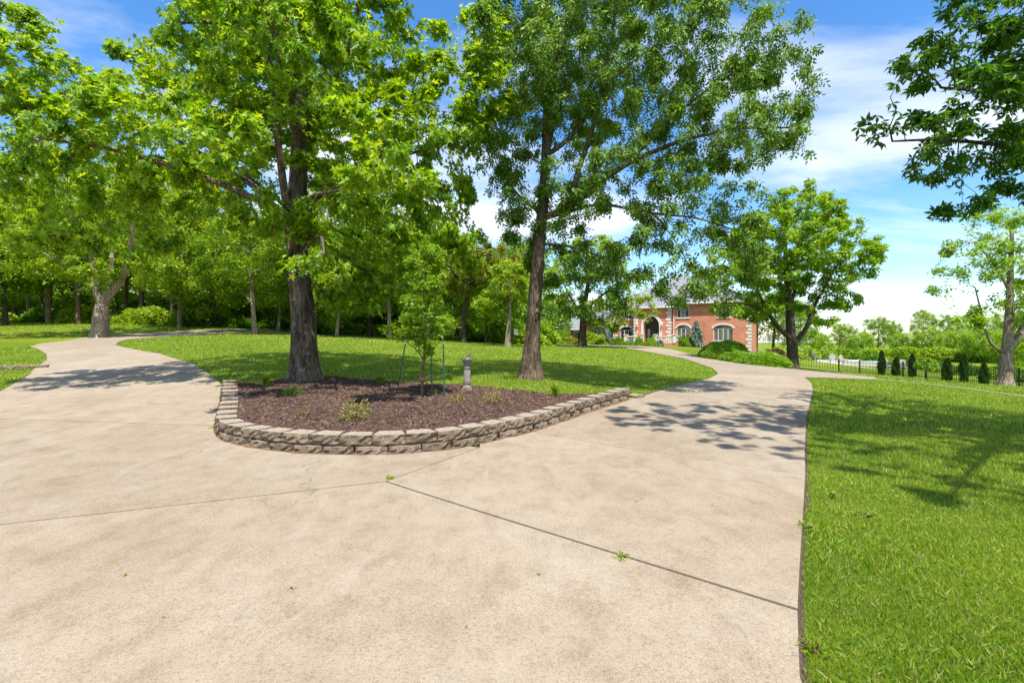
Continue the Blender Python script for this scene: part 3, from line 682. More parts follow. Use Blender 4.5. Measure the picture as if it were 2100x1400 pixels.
# --- the big oak in the bed
Yo = 12.4; ob = (-5.28, 12.4, bz(-5.28, 12.4) - 0.05)
def lp(*a): return [at(px, py, Y) for px, py, Y in a]
oak_seeds = [
 ([ob] + lp((624, 700, 12.4), (620, 620, 12.4), (609, 540, 12.4), (608, 430, 12.4), (615, 300, 12.4), (622, 150, 12.45), (626, 0, 12.5), (632, -160, 12.5), (640, -330, 12.5)), 0.335, 0.07, None),
 (lp((612, 520, 12.4), (588, 430, 12.1), (575, 330, 12.0), (562, 220, 11.9), (546, 110, 11.9), (552, 0, 11.9), (560, -140, 11.8)), 0.115, 0.05, 0),
 (lp((608, 500, 12.4), (560, 425, 11.9), (480, 388, 11.5), (370, 345, 11.2), (230, 305, 11.0), (90, 285, 10.9)), 0.10, 0.03, 0),
 (lp((608, 470, 12.4), (520, 380, 12.6), (420, 320, 12.8), (300, 250, 13), (180, 180, 13.2)), 0.08, 0.03, 0),
 (lp((615, 450, 12.4), (660, 385, 12.1), (715, 350, 11.9), (800, 325, 11.7), (900, 300, 11.5)), 0.09, 0.03, 0),
 (lp((612, 430, 12.4), (690, 380, 12.8), (780, 310, 13.1), (838, 240, 13.3), (850, 170, 13.4)), 0.075, 0.03, 0),
 (lp((618, 240, 12.4), (690, 160, 12.2), (725, 80, 12.0), (735, 0, 11.9), (760, -120, 11.7)), 0.085, 0.03, 0),
 (lp((612, 540, 12.4), (640, 490, 11.2), (660, 480, 10.0), (665, 520, 9.2)), 0.06, 0.02, 0),
 (lp((612, 440, 12.4), (640, 400, 11), (700, 390, 9.6), (770, 350, 8.6), (790, 290, 7.6)), 0.06, 0.015, 0),
 (lp((612, 450, 12.4), (560, 400, 11), (490, 350, 9.4), (440, 300, 8.2)), 0.06, 0.015, 0),
 (lp((615, 350, 12.4), (600, 250, 14), (590, 180, 15.6), (580, 120, 17)), 0.10, 0.03, 0),
 (lp((615, 330, 12.4), (590, 200, 11), (560, 60, 9.8), (520, -60, 9.0)), 0.09, 0.03, 0),
 (lp((620, 130, 12.4), (500, 60, 12), (400, 40, 11.8), (320, 60, 11.7)), 0.07, 0.03, 0),
]
def bl(px, py, Y, rx, ry, rz, w=1.0):
    p = at(px, py, Y); return (p.x, p.y, p.z, rx, ry, rz, w)
oak_blobs = [bl(700, 170, 13.2, 2.8, 2.8, 3.2, 1.0), bl(480, 150, 12.8, 1.6, 2.4, 2.0, 1.0), bl(400, 270, 12.0, 2.4, 2.6, 1.9, 1.3), bl(230, 290, 11.6, 2.0, 2.2, 1.6, 1.4), bl(70, 250, 11.5, 1.9, 2.2, 2.6, 1.3), bl(10, 430, 12.4, 1.6, 1.6, 1.3), bl(830, 300, 12.0, 2.0, 2.6, 2.4, 1.2),
             bl(620, -150, 12.5, 4.0, 4.0, 3.0, 0.7), bl(660, 540, 9.4, 0.85, 0.8, 0.55, 2.4), bl(800, 350, 8.3, 1.1, 0.9, 0.45, 2.0), bl(430, 290, 8.0, 1.2, 0.9, 0.4, 2.2), bl(720, 240, 7.4, 0.5, 0.6, 0.35, 1.6), bl(500, 520, 11.4, 0.9, 0.9, 0.5, 1.5), bl(250, 470, 12.5, 1.6, 1.5, 0.8, 1.2), bl(560, 470, 11.2, 1.2, 1.2, 0.6, 1.6), bl(880, 440, 12.0, 1.3, 1.6, 1.2, 1.3), bl(400, 400, 12.4, 1.4, 1.6, 0.9, 1.3), bl(970, 160, 11.6, 1.1, 1.4, 1.5, 1.4),
             bl(600, 200, 16, 4, 2.6, 3.6, 0.8), bl(540, 60, 9.3, 2.4, 1.6, 1.7, 1.0), bl(420, 80, 11.8, 1.2, 1.6, 1.2, 1.0), bl(780, 520, 12.2, 1.2, 1.3, 1.0, 1.6), bl(940, 480, 12.2, 0.8, 1.0, 1.0, 1.4), bl(590, 450, 10.8, 0.9, 0.8, 0.45, 2.2), bl(930, 230, 11.8, 1.1, 1.3, 1.3, 1.6), bl(990, 90, 12.0, 0.8, 1.2, 1.0, 1.4), bl(35, 110, 11.3, 1.2, 1.4, 1.3, 1.5), bl(130, 180, 11.6, 1.0, 1.2, 0.9, 1.3), bl(720, 560, 11.0, 0.8, 0.8, 0.6, 1.8), bl(850, 540, 11.5, 0.8, 0.8, 0.7, 1.8), bl(300, 130, 12.0, 0.9, 1.2, 0.9, 0.8), bl(870, 590, 12.6, 0.8, 0.9, 1.0, 1.4), bl(720, 420, 10.8, 0.9, 1.0, 0.6, 1.3), bl(880, 640, 12.0, 0.6, 0.7, 0.7, 1.6), bl(760, 430, 10.4, 1.2, 1.0, 0.7, 1.3)]
build_tree('oak_tree', 'large oak with thick furrowed trunk rising from the mulch bed', ob, oak_seeds, oak_blobs, 4200, M['leaf_oak'], M['bark_oak'], LOBED, 0.142, 90000, 11,
           step=0.27, kill=0.42, infl=2.6, flare=(0.42, 0.4, 0.42), spread=0.26, barklimb=M['bark_limb'], droop=0.5, clo=0.14)

# --- the second tree, on the lawn behind the bed
ash = ground(1087, 13.6) - Vector((0, 0, 0.05))
ash_seeds = [
 ([ash] + lp((1092, 680, 13.6), (1098, 600, 13.6), (1106, 500, 13.6), (1114, 420, 13.6), (1119, 340, 13.6), (1122, 250, 13.6), (1132, 150, 13.5), (1165, 60, 13.4), (1190, -40, 13.3), (1215, -200, 13.2)), 0.235, 0.05, None),
 (lp((1112, 445, 13.6), (1165, 432, 13.4), (1215, 385, 13.2), (1290, 332, 13.0), (1400, 286, 12.8), (1520, 262, 12.6), (1620, 262, 12.5)), 0.105, 0.025, 0),
 (lp((1165, 432, 13.4), (1188, 340, 13.3), (1212, 280, 13.3), (1236, 175, 13.3), (1256, 70, 13.3), (1275, -80, 13.3)), 0.085, 0.03, 1),
 (lp((1120, 320, 13.6), (1175, 280, 13.5), (1255, 160, 13.4), (1350, 90, 13.2), (1450, 40, 13)), 0.07, 0.025, 0),
 (lp((1160, 436, 13.4), (1230, 416, 13.1), (1345, 440, 12.8), (1430, 445, 12.6), (1500, 470, 12.5)), 0.05, 0.02, 1),
 (lp((1345, 440, 12.8), (1390, 500, 12.5), (1420, 560, 12.4)), 0.025, 0.01, 4),
 (lp((1121, 260, 13.6), (1115, 170, 13.8), (1105, 80, 14), (1090, -40, 14.2)), 0.07, 0.03, 0),
 (lp((1290, 332, 13.0), (1380, 240, 12.7), (1480, 160, 12.5), (1580, 110, 12.4)), 0.05, 0.02, 1),
 (lp((1112, 440, 13.6), (1060, 400, 14), (1020, 340, 14.2)), 0.05, 0.02, 0),
 (lp((1118, 330, 13.6), (1140, 240, 15), (1170, 160, 16.4)), 0.07, 0.03, 0),
 (lp((1119, 340, 13.6), (1050, 306, 13), (960, 300, 12.7)), 0.022, 0.012, 0),
 (lp((1106, 500, 13.6), (1150, 500, 13.2), (1220, 520, 12.9), (1260, 540, 12.7)), 0.04, 0.02, 0)]
ash_blobs = [bl(1100, 110, 13.6, 1.8, 2.4, 2.6), bl(1270, 130, 13.2, 2.6, 2.6, 2.4), bl(1450, 110, 12.9, 2.2, 2.2, 1.9), bl(1575, 120, 12.6, 1.2, 1.6, 1.2), bl(1420, 290, 12.7, 2.2, 2.0, 1.2, 1.2), bl(1590, 270, 12.5, 1.1, 1.3, 1.0, 1.1), bl(1250, 370, 13.0, 2.0, 2.0, 1.1),
             bl(1500, 440, 12.5, 0.9, 1.2, 0.7, 1.2), bl(1390, 470, 12.6, 0.9, 1.1, 0.8, 1.2), bl(1060, 420, 14.0, 0.9, 1.3, 1.3), bl(1250, 540, 12.9, 1.0, 1.1, 0.8, 1.2), bl(1250, -150, 13.3, 4.2, 3.6, 2.6, 0.6), bl(1170, 150, 16.3, 2.6, 1.8, 2.6, 0.7), bl(1020, 250, 14.2, 0.9, 1.5, 2.2), bl(1660, 205, 12.4, 0.4, 0.7, 0.4, 1.2), bl(1130, 520, 13.9, 0.9, 1, 0.9), bl(1060, 60, 11, 1.2, 1.2, 1.0, .7), bl(1320, 500, 12.6, .8, 1, .9, 1.3), bl(1450, 520, 12.4, .8, .9, .7, 1.3), bl(1540, 480, 12.3, .6, .8, .6, 1.3), bl(1180, 480, 13, 1.0, 1, 1.0, 1.2), bl(1380, 400, 12.4, 1.2, 1.2, .7, 1.2), bl(1340, 565, 12.4, .9, .8, .32, 1.5), bl(1455, 590, 12.2, .7, .7, .28, 1.6), bl(1245, 620, 12.8, .8, .8, .4, 1.4), bl(1400, 610, 12.3, .6, .6, .2, 1.6), bl(1520, 560, 12.2, .5, .6, .4, 1.5), bl(1480, 400, 12.4, .9, .9, .6, 1.4), bl(1560, 430, 12.3, .6, .7, .5, 1.4)]
build_tree('ash_tree', 'tall tree with drooping narrow leaflets on the lawn behind the bed', ash, ash_seeds, ash_blobs, 3400, M['leaf_ash'], M['bark_ash'], COMPOUND, 0.22, 34000, 12,
           step=0.25, kill=0.40, infl=2.6, flare=(0.75, 1.3, 0.45), spread=0.22, barklimb=M['bark_limb'], droop=1.1, up=0.7, clo=0.4)

# --- the tree off to the right whose boughs hang over the drive
rb = (10.2, 6.2, tz(10.2, 6.2) - 0.1)
r_seeds = [([rb, (10.1, 6.2, 2), (9.9, 6.1, 4.5), (9.6, 6.0, 7), (9.4, 6, 10)], 0.3, 0.08, None),
           (([(10.0, 6.1, 3.6)] + lp((2380, 300, 6.4), (2200, 220, 6.5), (2060, 190, 6.5), (1930, 180, 6.4))), 0.09, 0.015, 0),
           (([(10.0, 6.1, 3.2)] + lp((2450, 420, 6.6), (2230, 340, 6.7), (2080, 300, 6.7), (1930, 285, 6.6), (1830, 290, 6.5))), 0.075, 0.012, 0),
           ([(9.9, 6.1, 4.6), (8.6, 5.8, 6.6), (7, 5.6, 7.6), (5.2, 5.5, 8.2), (3.6, 5.4, 8.5)], 0.11, 0.02, 0),
           ([(9.8, 6.1, 5), (10.6, 7.5, 6.6), (11.2, 9, 7.8)], 0.1, 0.03, 0), ([(9.8, 6.1, 5.2), (9.4, 4.4, 7), (9, 2.6, 8)], 0.1, 0.03, 0), ([(9.6, 6, 6.4), (8.4, 4.4, 7.6), (7, 3.0, 8.1), (5.6, 1.8, 8.2), (4.6, .9, 8.2)], 0.1, 0.03, 0)]
r_blobs = [bl(2010, 160, 6.5, 1.1, 1.0, 1.15, 2.2), bl(1950, 330, 6.6, .7, .7, .4, 2.0), bl(1830, 250, 6.4, .45, .5, .35, 2.2), bl(2060, 260, 6.8, .9, .8, .6, 1.8), bl(1900, 265, 6.5, 0.65, 0.7, 0.55, 1.7), bl(2060, 350, 6.7, 0.85, 0.8, 0.5, 1.6), bl(2090, 40, 6.6, 1.0, 1.1, 0.8, 1.3), bl(2300, 200, 6.6, 1.6, 1.6, 1.8, 0.9),
           (5.6, 5.3, 8.9, 3.4, 2.2, 1.1, 1.0), (10, 7.5, 8.6, 3.0, 2.8, 1.6, 0.8), (9.2, 3.4, 8.6, 2.6, 2.2, 1.5, 0.6), (13, 6.5, 7, 2.4, 3, 2, 0.5), (6.8, 3.2, 8.2, 1.8, 1.0, .6, 1.0), (5.2, 1.4, 8.2, 1.0, .8, .4, 1.2), (4.0, 3.4, 8.4, .9, .7, .4, 1.0), (8.5, 1.8, 8.4, 2.0, 1.4, .8, .8), (11.5, 2.2, 8, 2.2, 1.8, 1.2, .7), bl(1850, 190, 6.4, .5, .6, .4, 1.6), bl(2000, 420, 6.7, .5, .6, .3, 1.6), bl(1960, 60, 6.4, .6, .7, .5, 1.6)]
build_tree('overhanging_tree', 'dark leaved tree whose boughs hang in at the upper right', rb, r_seeds, r_blobs, 3600, M['leaf_dark'], M['bark_dark'], WHORL, 0.102, 23000, 13,
           step=0.2, kill=0.33, infl=2.4, spread=0.15, droop=0.2, up=1.0, flare=(0.4, 0.2, 0.4))

# --- trees further off, each with its own limbs
def simple_tree(name, label, px, Y, rad, limbs, blobs, mat, bark, nleaf, seed, lsize=0.2, tpl=OVAL, natt=1500, step=0.45, kill=0.75, infl=4.5, spread=0.42, group=None, **kw):
    b = ground(px, Y); b.z -= 0.08
    sd = []
    for i, (pts, r0, r1, ps) in enumerate(limbs):
        sd.append((([b] if i == 0 else []) + lp(*pts), r0, r1, ps))
    return build_tree(name, label, b, sd, [bl(*q) for q in blobs], natt, mat, bark, tpl, lsize, nleaf, seed, step=step, kill=kill, infl=infl, spread=spread, group=group, **kw)
simple_tree('maple_tree', 'forked pale barked tree beside the far bend of the left drive', 205, 33, 0.45,
    [([(206, 640, 33), (212, 618, 33)], 0.48, 0.42, None), ([(210, 620, 33), (240, 585, 33), (268, 540, 32.5), (272, 480, 32.3), (275, 400, 32)], 0.3, 0.1, 0), ([(205, 620, 33), (192, 575, 33), (190, 520, 33), (165, 470, 33), (140, 420, 33)], 0.26, 0.08, 0),
     ([(193, 570, 33), (150, 545, 32), (90, 520, 31)], 0.14, 0.05, 2), ([(225, 600, 33), (230, 520, 34), (228, 440, 34.5), (225, 380, 35)], 0.18, 0.06, 0)],
    [(200, 400, 33, 5.0, 4, 3.0), (80, 470, 32, 3.6, 3.4, 2.4), (300, 460, 33, 3, 3, 2.6), (180, 330, 34, 4, 4, 2), (20, 540, 32, 2.6, 2.6, 1.6), (330, 380, 33.5, 2.4, 3, 2), (200, 540, 31.5, 2.2, 1.2, 1.2), (130, 570, 32, 1.6, 1.5, 1.0), (300, 540, 32.5, 1.6, 1.6, 1.0)], M['leaf_wood2'], M['bark_pale'], 34000, 21, flare=(0.35, 0.3, 0.5))
simple_tree('lawn_tree', 'broad bright yellow green tree with dark forked trunk beside the clipped hedges', 1624, 38, 0.4,
    [([(1626, 715, 38.0), (1622, 690, 38.0), (1620, 640, 38.0), (1612, 560, 38.0), (1610, 470, 38.0)], 0.46, 0.1, None), ([(1622, 695, 38.0), (1596, 672, 37.5), (1575, 640, 37.1), (1555, 600, 36.9), (1540, 560, 36.5)], 0.2, 0.07, 0),
     ([(1628, 705, 38.0), (1655, 672, 38.3), (1668, 630, 38.5), (1690, 590, 38.5), (1715, 545, 38.5)], 0.2, 0.07, 0), ([(1575, 640, 37.1), (1550, 630, 36.7), (1510, 620, 36.5)], 0.1, 0.04, 1), ([(1620, 630, 38.0), (1640, 560, 39.5), (1650, 490, 40.5)], 0.15, 0.05, 0)],
    [(1610, 510, 38.0, 4.97, 4.52, 3.16), (1640, 430, 38.0, 3.05, 3.39, 2.03), (1725, 530, 38.5, 2.94, 3.39, 2.49), (1520, 560, 36.9, 2.71, 2.94, 2.26), (1780, 500, 38.5, 1.36, 1.69, 1.02), (1500, 630, 36.5, 1.81, 2.03, 1.02), (1720, 620, 38.5, 1.69, 2.26, 1.02), (1570, 470, 38.0, 2.49, 3.39, 1.81), (1640, 610, 39.0, 2.94, 2.26, 1.36), (1480, 560, 36.9, 1.81, 2.26, 2.49), (1560, 640, 37.5, 1.81, 2.26, 1.13), (1690, 470, 38.5, 2.49, 2.71, 2.03), (1690, 660, 38.5, 1.13, 1.69, 0.68)], M['leaf_bright'], M['bark_dark'], 56000, 22, clo=1.1, lsize=0.23, flare=(0.3, 0.7, 0.5))
simple_tree('lawn_tree', 'pale trunked airy tree at the right edge before the fence', 2060, 27, 0.36,
    [([(2063, 745, 27), (2066, 715, 27), (2070, 650, 27), (2072, 570, 27), (2075, 480, 27)], 0.34, 0.08, None), ([(2064, 722, 27), (2032, 712, 26.8), (2024, 690, 26.7), (2012, 640, 26.6), (2000, 590, 26.5)], 0.09, 0.03, 0), ([(2068, 715, 27), (2090, 690, 27.2), (2110, 640, 27.4), (2130, 560, 27.5)], 0.2, 0.06, 0), ([(2072, 600, 27), (2040, 540, 26.8), (2000, 500, 26.6)], 0.08, 0.03, 0),
     ([(2024, 690, 26.7), (1990, 670, 26.5), (1960, 640, 26.4)], 0.03, 0.015, 1)],
    [(2080, 500, 27, 2.6, 2.8, 2.0), (1990, 540, 26.8, 1.8, 2, 1.8), (1950, 580, 26.8, 1.0, 1.3, 1.0), (2090, 620, 27, 1.6, 2, 1.5), (2180, 560, 27, 2.4, 2.5, 2.4), (1980, 660, 26.6, 1.4, 1.4, 0.7, 0.7), (2110, 720, 27, 1, 1.2, 0.8), (2040, 440, 27, 1.6, 2, 0.7)], M['leaf_bright'], M['bark_pale'], 17000, 23, lsize=0.16, flare=(0.35, 0.2, 0.4))
simple_tree('lawn_tree', 'dark trunked tree standing on the lawn in front of the house', 1194, 48, 0.4,
    [([(1195, 680, 48), (1196, 640, 48), (1205, 590, 48), (1212, 520, 48)], 0.42, 0.1, None), ([(1196, 650, 48), (1170, 610, 48), (1150, 570, 48)], 0.15, 0.06, 0), ([(1196, 640, 48), (1240, 600, 47.5), (1290, 580, 47)], 0.15, 0.05, 0), ([(1220, 615, 48), (1270, 650, 47.4), (1320, 645, 47)], 0.1, 0.03, 2)],
    [(1210, 540, 48, 4.0, 4, 3.0), (1150, 590, 48, 2.4, 3, 2.4), (1280, 600, 47.4, 2.6, 2.6, 2.2), (1320, 648, 47, 1.5, 1.5, 1.0, 1.3), (1200, 635, 48, 3, 3, 1.2), (1250, 660, 47.5, 2, 2, 0.9)], M['leaf_wood2'], M['bark_dark'], 26000, 24, lsize=0.22, flare=(0.3, 0.9, 0.5))
simple_tree('woodland_tree', 'yellow topped tree with dark leaning trunk at the edge of the wood', 950, 43, 0.35,
    [([(948, 650, 43), (958, 615, 43), (962, 585, 43), (975, 540, 43)], 0.33, 0.1, None), ([(960, 600, 43), (1000, 560, 42.5), (1040, 540, 42)], 0.12, 0.05, 0), ([(960, 600, 43), (930, 560, 43), (910, 530, 43)], 0.12, 0.05, 0)],
    [(985, 535, 42.6, 3.0, 3, 1.8), (1030, 560, 42, 2.2, 2.4, 1.7), (940, 570, 43, 2, 2, 1.6)], M['leaf_gold'], M['bark_dark'], 15000, 25, lsize=0.2)
simple_tree('lawn_tree', 'slender pale trunk tree left of the ash trunk, on the lawn', 1041, 38, 0.2,
    [([(1044, 650, 38), (1046, 610, 38), (1042, 560, 38)], 0.24, 0.07, None), ([(1046, 620, 38), (1065, 590, 38), (1080, 570, 38)], 0.08, 0.04, 0), ([(1045, 630, 38), (1025, 600, 38), (1010, 580, 38)], 0.08, 0.04, 0)],
    [(1050, 590, 38, 2.0, 2, 1.5), (1000, 620, 38, 1.4, 1.6, 1.0), (1040, 560, 38, 1.8, 2, 1.2)], M['leaf_wood2'], M['bark_pale'], 10000, 26, lsize=0.19, flare=(0.3, 0.9, 0.5))

# --- the wood: a few kinds, copied
def variant(seed, H, crown_z, rx, rz, lean, mat, bark, nleaf, tr, lsize=0.25):
    r = np.random.default_rng(seed)
    sd = [([(0, 0, -0.1), (lean * 0.3, 0, H * 0.25), (lean * 0.7, 0.1, H * 0.5), (lean, 0.1, H * 0.85)], tr, 0.05, None)]
    for k in range(5):
        a = k * 2.4 + seed; z0 = H * (0.25 + 0.1 * k); ll = rx * 0.75
        sd.append(([(lean * 0.5, 0, z0), (lean * 0.5 + math.cos(a) * ll * 0.5, math.sin(a) * ll * 0.5, z0 + H * 0.09), (lean * 0.6 + math.cos(a) * ll, math.sin(a) * ll, z0 + H * 0.14)], tr * 0.42, 0.04, 0))
    bls = [(lean, 0, crown_z, rx, rx, rz, 1)]
    for k in range(7):
        a = r.uniform(0, 6.28); bls.append((lean + math.cos(a) * rx * 0.75, math.sin(a) * rx * 0.75, crown_z + r.uniform(-0.9, 0.6) * rz, rx * 0.45, rx * 0.45, rz * 0.38, 1.2))
    att = blob_points(bls, 1100, r); pos, par, lid, rad, ns = grow(sd, att, 0.5, 5, 0.85, 90, (0, 0, 0.02), r); rr, nc = radii(par, rad, ns, 0.009)
    tw = wood_mesh(pos, par, np.zeros(len(par), int), rr, 0, (0, 0, 0)); tw.materials.append(bark)
    ids = np.where((rr < 0.03) & (np.arange(len(rr)) >= ns))[0]; cw = clump(pos[ids], 1.7, r, 0.2); pick = r.choice(ids, nleaf, p=cw / cw.sum()); sp = r.normal(0, 0.3, (nleaf, 3)); P = pos[pick] + sp
    V, F = leaf_arrays(P, OVAL, lsize, r, 1.0, 0.3); cm = fastmesh('crown', V, F); cm.materials.append(mat)
    return tw, cm
VAR = [variant(31, 14, 9.0, 4.4, 5.0, 0.6, M['leaf_wood'], M['bark_pale'], 16000, 0.26), variant(32, 16, 10.5, 4.0, 5.6, -0.5, M['leaf_wood2'], M['bark_limb'], 16000, 0.24),
       variant(33, 11, 6.4, 4.0, 4.4, 0.9, M['leaf_wood2'], M['bark_pale'], 15000, 0.2), variant(34, 13, 7.5, 4.6, 5.2, -0.8, M['leaf_wood'], M['bark_dark'], 16000, 0.28), variant(35, 7, 3.9, 3.0, 3.0, 0.3, M['leaf_bright'], M['bark_limb'], 10000, 0.14)]
def wood_tree(k, x, y, s, rz, label, group=None, name='woodland_tree', sink=0.0):
    t = empty(name, (x, y, tz(x, y) - 0.1 - sink), label, 'tree', group, rz); t.scale = (s, s, s * random.uniform(0.92, 1.08))
    link('trunk', VAR[k][0], t); link('crown', VAR[k][1], t); return t
front = [(12, 41, 3, 0.8, 'dark tree at the far left edge of the wood'), (100, 46, 0, 0.95, 'tree in the wood behind the forked tree, to its left'), (368, 44, 2, 1.0, 'pale trunked woodland tree just right of the forked tree'), (440, 47, 1, 0.9, 'thin stemmed woodland tree beyond the far end of the left drive'),
         (522, 40, 0, 0.85, 'straight pale trunked tree where the far drive ends'), (570, 46, 2, 0.95, 'crooked pale tree just left of the oak trunk, at the wood edge'), (645, 44, 1, 0.9, 'slim tree seen against the right side of the oak trunk'), (690, 42, 2, 0.85, 'short pale tree with flared foot, right of the oak trunk'),
         (757, 47, 3, 0.9, 'shaded woodland tree between the oak and the stakes'), (800, 41, 1, 0.85, 'crooked pale trunk tree directly left of the sapling'), (880, 48, 0, 0.9, 'woodland tree directly behind the staked sapling'), (996, 47, 4, 1.15, 'low multi stemmed tree beneath the yellow topped tree'),
         (290, 50, 1, 1.0, 'tall tree in the wood right behind the forked tree')]
for px, Y, k, s, lab in front:
    g = ground(px, Y); wood_tree(k, g.x, g.y, s, random.uniform(0, 6.28), lab)
rows = [(52, 7.0, -64, -4), (57, 6.0, -72, 0), (63, 6.0, -78, 4)]
for Y, dx, x0, x1 in rows:
    x = x0
    while x < x1:
        wood_tree(random.choice([0, 1, 3, 1]), x + random.uniform(-1.5, 1.5), Y + random.uniform(-1.5, 1.5), random.uniform(0.82, 1.02), random.uniform(0, 6.28), 'tall leafy tree massed in the wood beyond the lawn', 'trees massed in the wood')
        x += dx
for x, y, k, s in [(-42, 30, 0, 1.0), (-46, 38, 3, 1.0), (-40, 45, 1, 0.9), (-48, 22, 1, 0.9)]:
    wood_tree(k, x, y, s, random.uniform(0, 6), 'tall leafy tree massed in the wood beyond the lawn', 'trees massed in the wood')
for px, Y, k, s, lab in [(1105, 85, 4, 1.2, 'light green tree left of the garage wing, behind the ash trunk'), (1150, 92, 0, 0.7, 'leafy tree showing above the garage roof'), (1075, 75, 1, 0.62, 'leafy tree right behind the ash trunk foot'), (1585, 62, 3, 0.75, 'dark leafy tree at the right end of the house'), (1640, 66, 0, 0.6, 'leafy tree behind the forked lawn tree beside the pool')]:
    g = ground(px, Y); wood_tree(k, g.x, g.y, s, random.uniform(0, 6), lab)
far = [(1690, 95, 2, .5), (1740, 100, 0, .48), (1800, 105, 3, .66), (1850, 98, 4, .8), (1890, 110, 1, .62), (1940, 100, 0, .66), (1985, 92, 1, .55), (2030, 84, 3, .62), (2085, 75, 2, .7), (2140, 66, 0, .7), (1665, 88, 4, .8), (1770, 90, 4, .75), (1910, 86, 4, .8), (1960, 78, 4, .8), (2010, 70, 4, .8), (2060, 60, 4, .8), (1720, 120, 1, .5), (1830, 125, 0, .6), (2200, 60, 1, .8)]
for px, Y, k, s in far:
    g = ground(px, Y); wood_tree(k, g.x, g.y, s, random.uniform(0, 6), 'distant leafy tree in the belt beyond the pool fence', 'trees beyond the pool fence')
# undergrowth along the wood edge
def bush_mesh(seed, n, mat, size, tpl=OVAL, shape=(1, 1, 0.8), shell=0.5, up=0.8):
    r = np.random.default_rng(seed); d = r.normal(0, 1, (n, 3)); d /= np.linalg.norm(d, axis=1)[:, None]; d[:, 2] = np.abs(d[:, 2]) * 1.0 - 0.12
    lump = 1 + 0.16 * np.sin(d[:, 0] * 4 + seed) * np.cos(d[:, 1] * 5 - seed) + 0.1 * np.sin(d[:, 2] * 7 + d[:, 0] * 6)
    P = d * (lump * (shell + (1 - shell) * r.uniform(0, 1, n) ** 0.5))[:, None] * np.array(shape); P[:, 2] = np.maximum(P[:, 2], 0.02)
    V, F = leaf_arrays(P, tpl, size, r, up, 0.0, d, 1.0); me = fastmesh('foliage', V, F); me.materials.append(mat); return me
def stem_mesh(seed, h, n=5, mat=None, rad=0.02):
    r = np.random.default_rng(seed); b = MB()
    for k in range(n):
        a = r.uniform(0, 6.28); b.tube([(0, 0, -0.05), (math.cos(a) * h * .2, math.sin(a) * h * .2, h * .5), (math.cos(a) * h * .5, math.sin(a) * h * .5, h * .85)], [rad, rad * .7, rad * .3], 4)
    me = pymesh('stem', b.v, b.f); me.materials.append(mat or M['bark_dark']); return me
UB = [bush_mesh(41, 3200, M['leaf_wood'], 0.15), bush_mesh(42, 3200, M['leaf_dark'], 0.15), bush_mesh(43, 2600, M['leaf_wood2'], 0.16)]
US = stem_mesh(4, 0.8)
def bush(me, loc, sc, label, group=None, name='shrub', stem=None, cat='shrub', rz=None):
    t = empty(name, loc, label, cat, group, random.uniform(0, 6.28) if rz is None else rz); t.scale = sc
    link('foliage', me, t); link('stem', stem or US, t); return t
x = -52.0
while x < 2:
    Y = 48 + random.uniform(-1.5, 3.5); s = random.uniform(1.3, 2.6)
    bush(random.choice(UB), (x, Y, tz(x, Y) - 0.1), (s, s, s * random.uniform(0.8, 1.15)), 'leafy undergrowth bush along the shaded edge of the wood', 'undergrowth along the wood edge'); x += random.uniform(1.6, 2.8)
for k in range(14):
    x = random.uniform(-62, 3); Y = random.uniform(54, 60); s = random.uniform(2.2, 3.6)
    bush(random.choice(UB[:2]), (x, Y, tz(x, Y) - 0.1), (s, s, s * 1.1), 'leafy undergrowth bush along the shaded edge of the wood', 'undergrowth along the wood edge')
for px, Y in ((1680, 66), (1710, 70), (1790, 64), (1830, 60), (1880, 58), (1930, 54), (1990, 50), (2040, 46), (2090, 43), (2130, 40), (1640, 58), (1600, 50)):
    g = ground(px, Y); s = random.uniform(1.2, 1.9); bush(random.choice(UB), tuple(g), (s, s, s), 'green bush behind the black pool fence', 'bushes behind the pool fence')
for k, px in enumerate(range(1610, 2200, 26)):
    g = ground(px, 84 - k * .7); s = random.uniform(2.0, 3.0); bush(random.choice((UB[0], UB[2])), tuple(g), (s, s, s), 'tall bush in the hedge belt far behind the pool', 'hedge belt behind the pool')
# the deep wood behind the rows reads as one mass
n = 60000; X = rng.uniform(-110, 6, n); Yw = rng.uniform(70, 84, n); top = 13 + 2.5 * np.sin(X * 0.35) + 1.5 * np.sin(X * 0.9 + 1); Zw = rng.uniform(0, 1, n) ** 1.5 * top
X2 = rng.uniform(-110, 8, 30000); Y2 = rng.uniform(66, 71, 30000); Z2 = rng.uniform(0, 4.5, 30000)
X = np.concatenate([X, X2]); Yw = np.concatenate([Yw, Y2]); Zw = np.concatenate([Zw, Z2])
V, F = leaf_arrays(np.stack([X, Yw, Zw + terr(X, Yw)], 1), OVAL, 0.66, rng, 0.7, 0.2)
tag(link('deep_woodland', fastmesh('deep_woodland', V, F), None, M['leaf_wood']), 'deep wood massed far behind the lawn', 'woodland', kind='stuff')

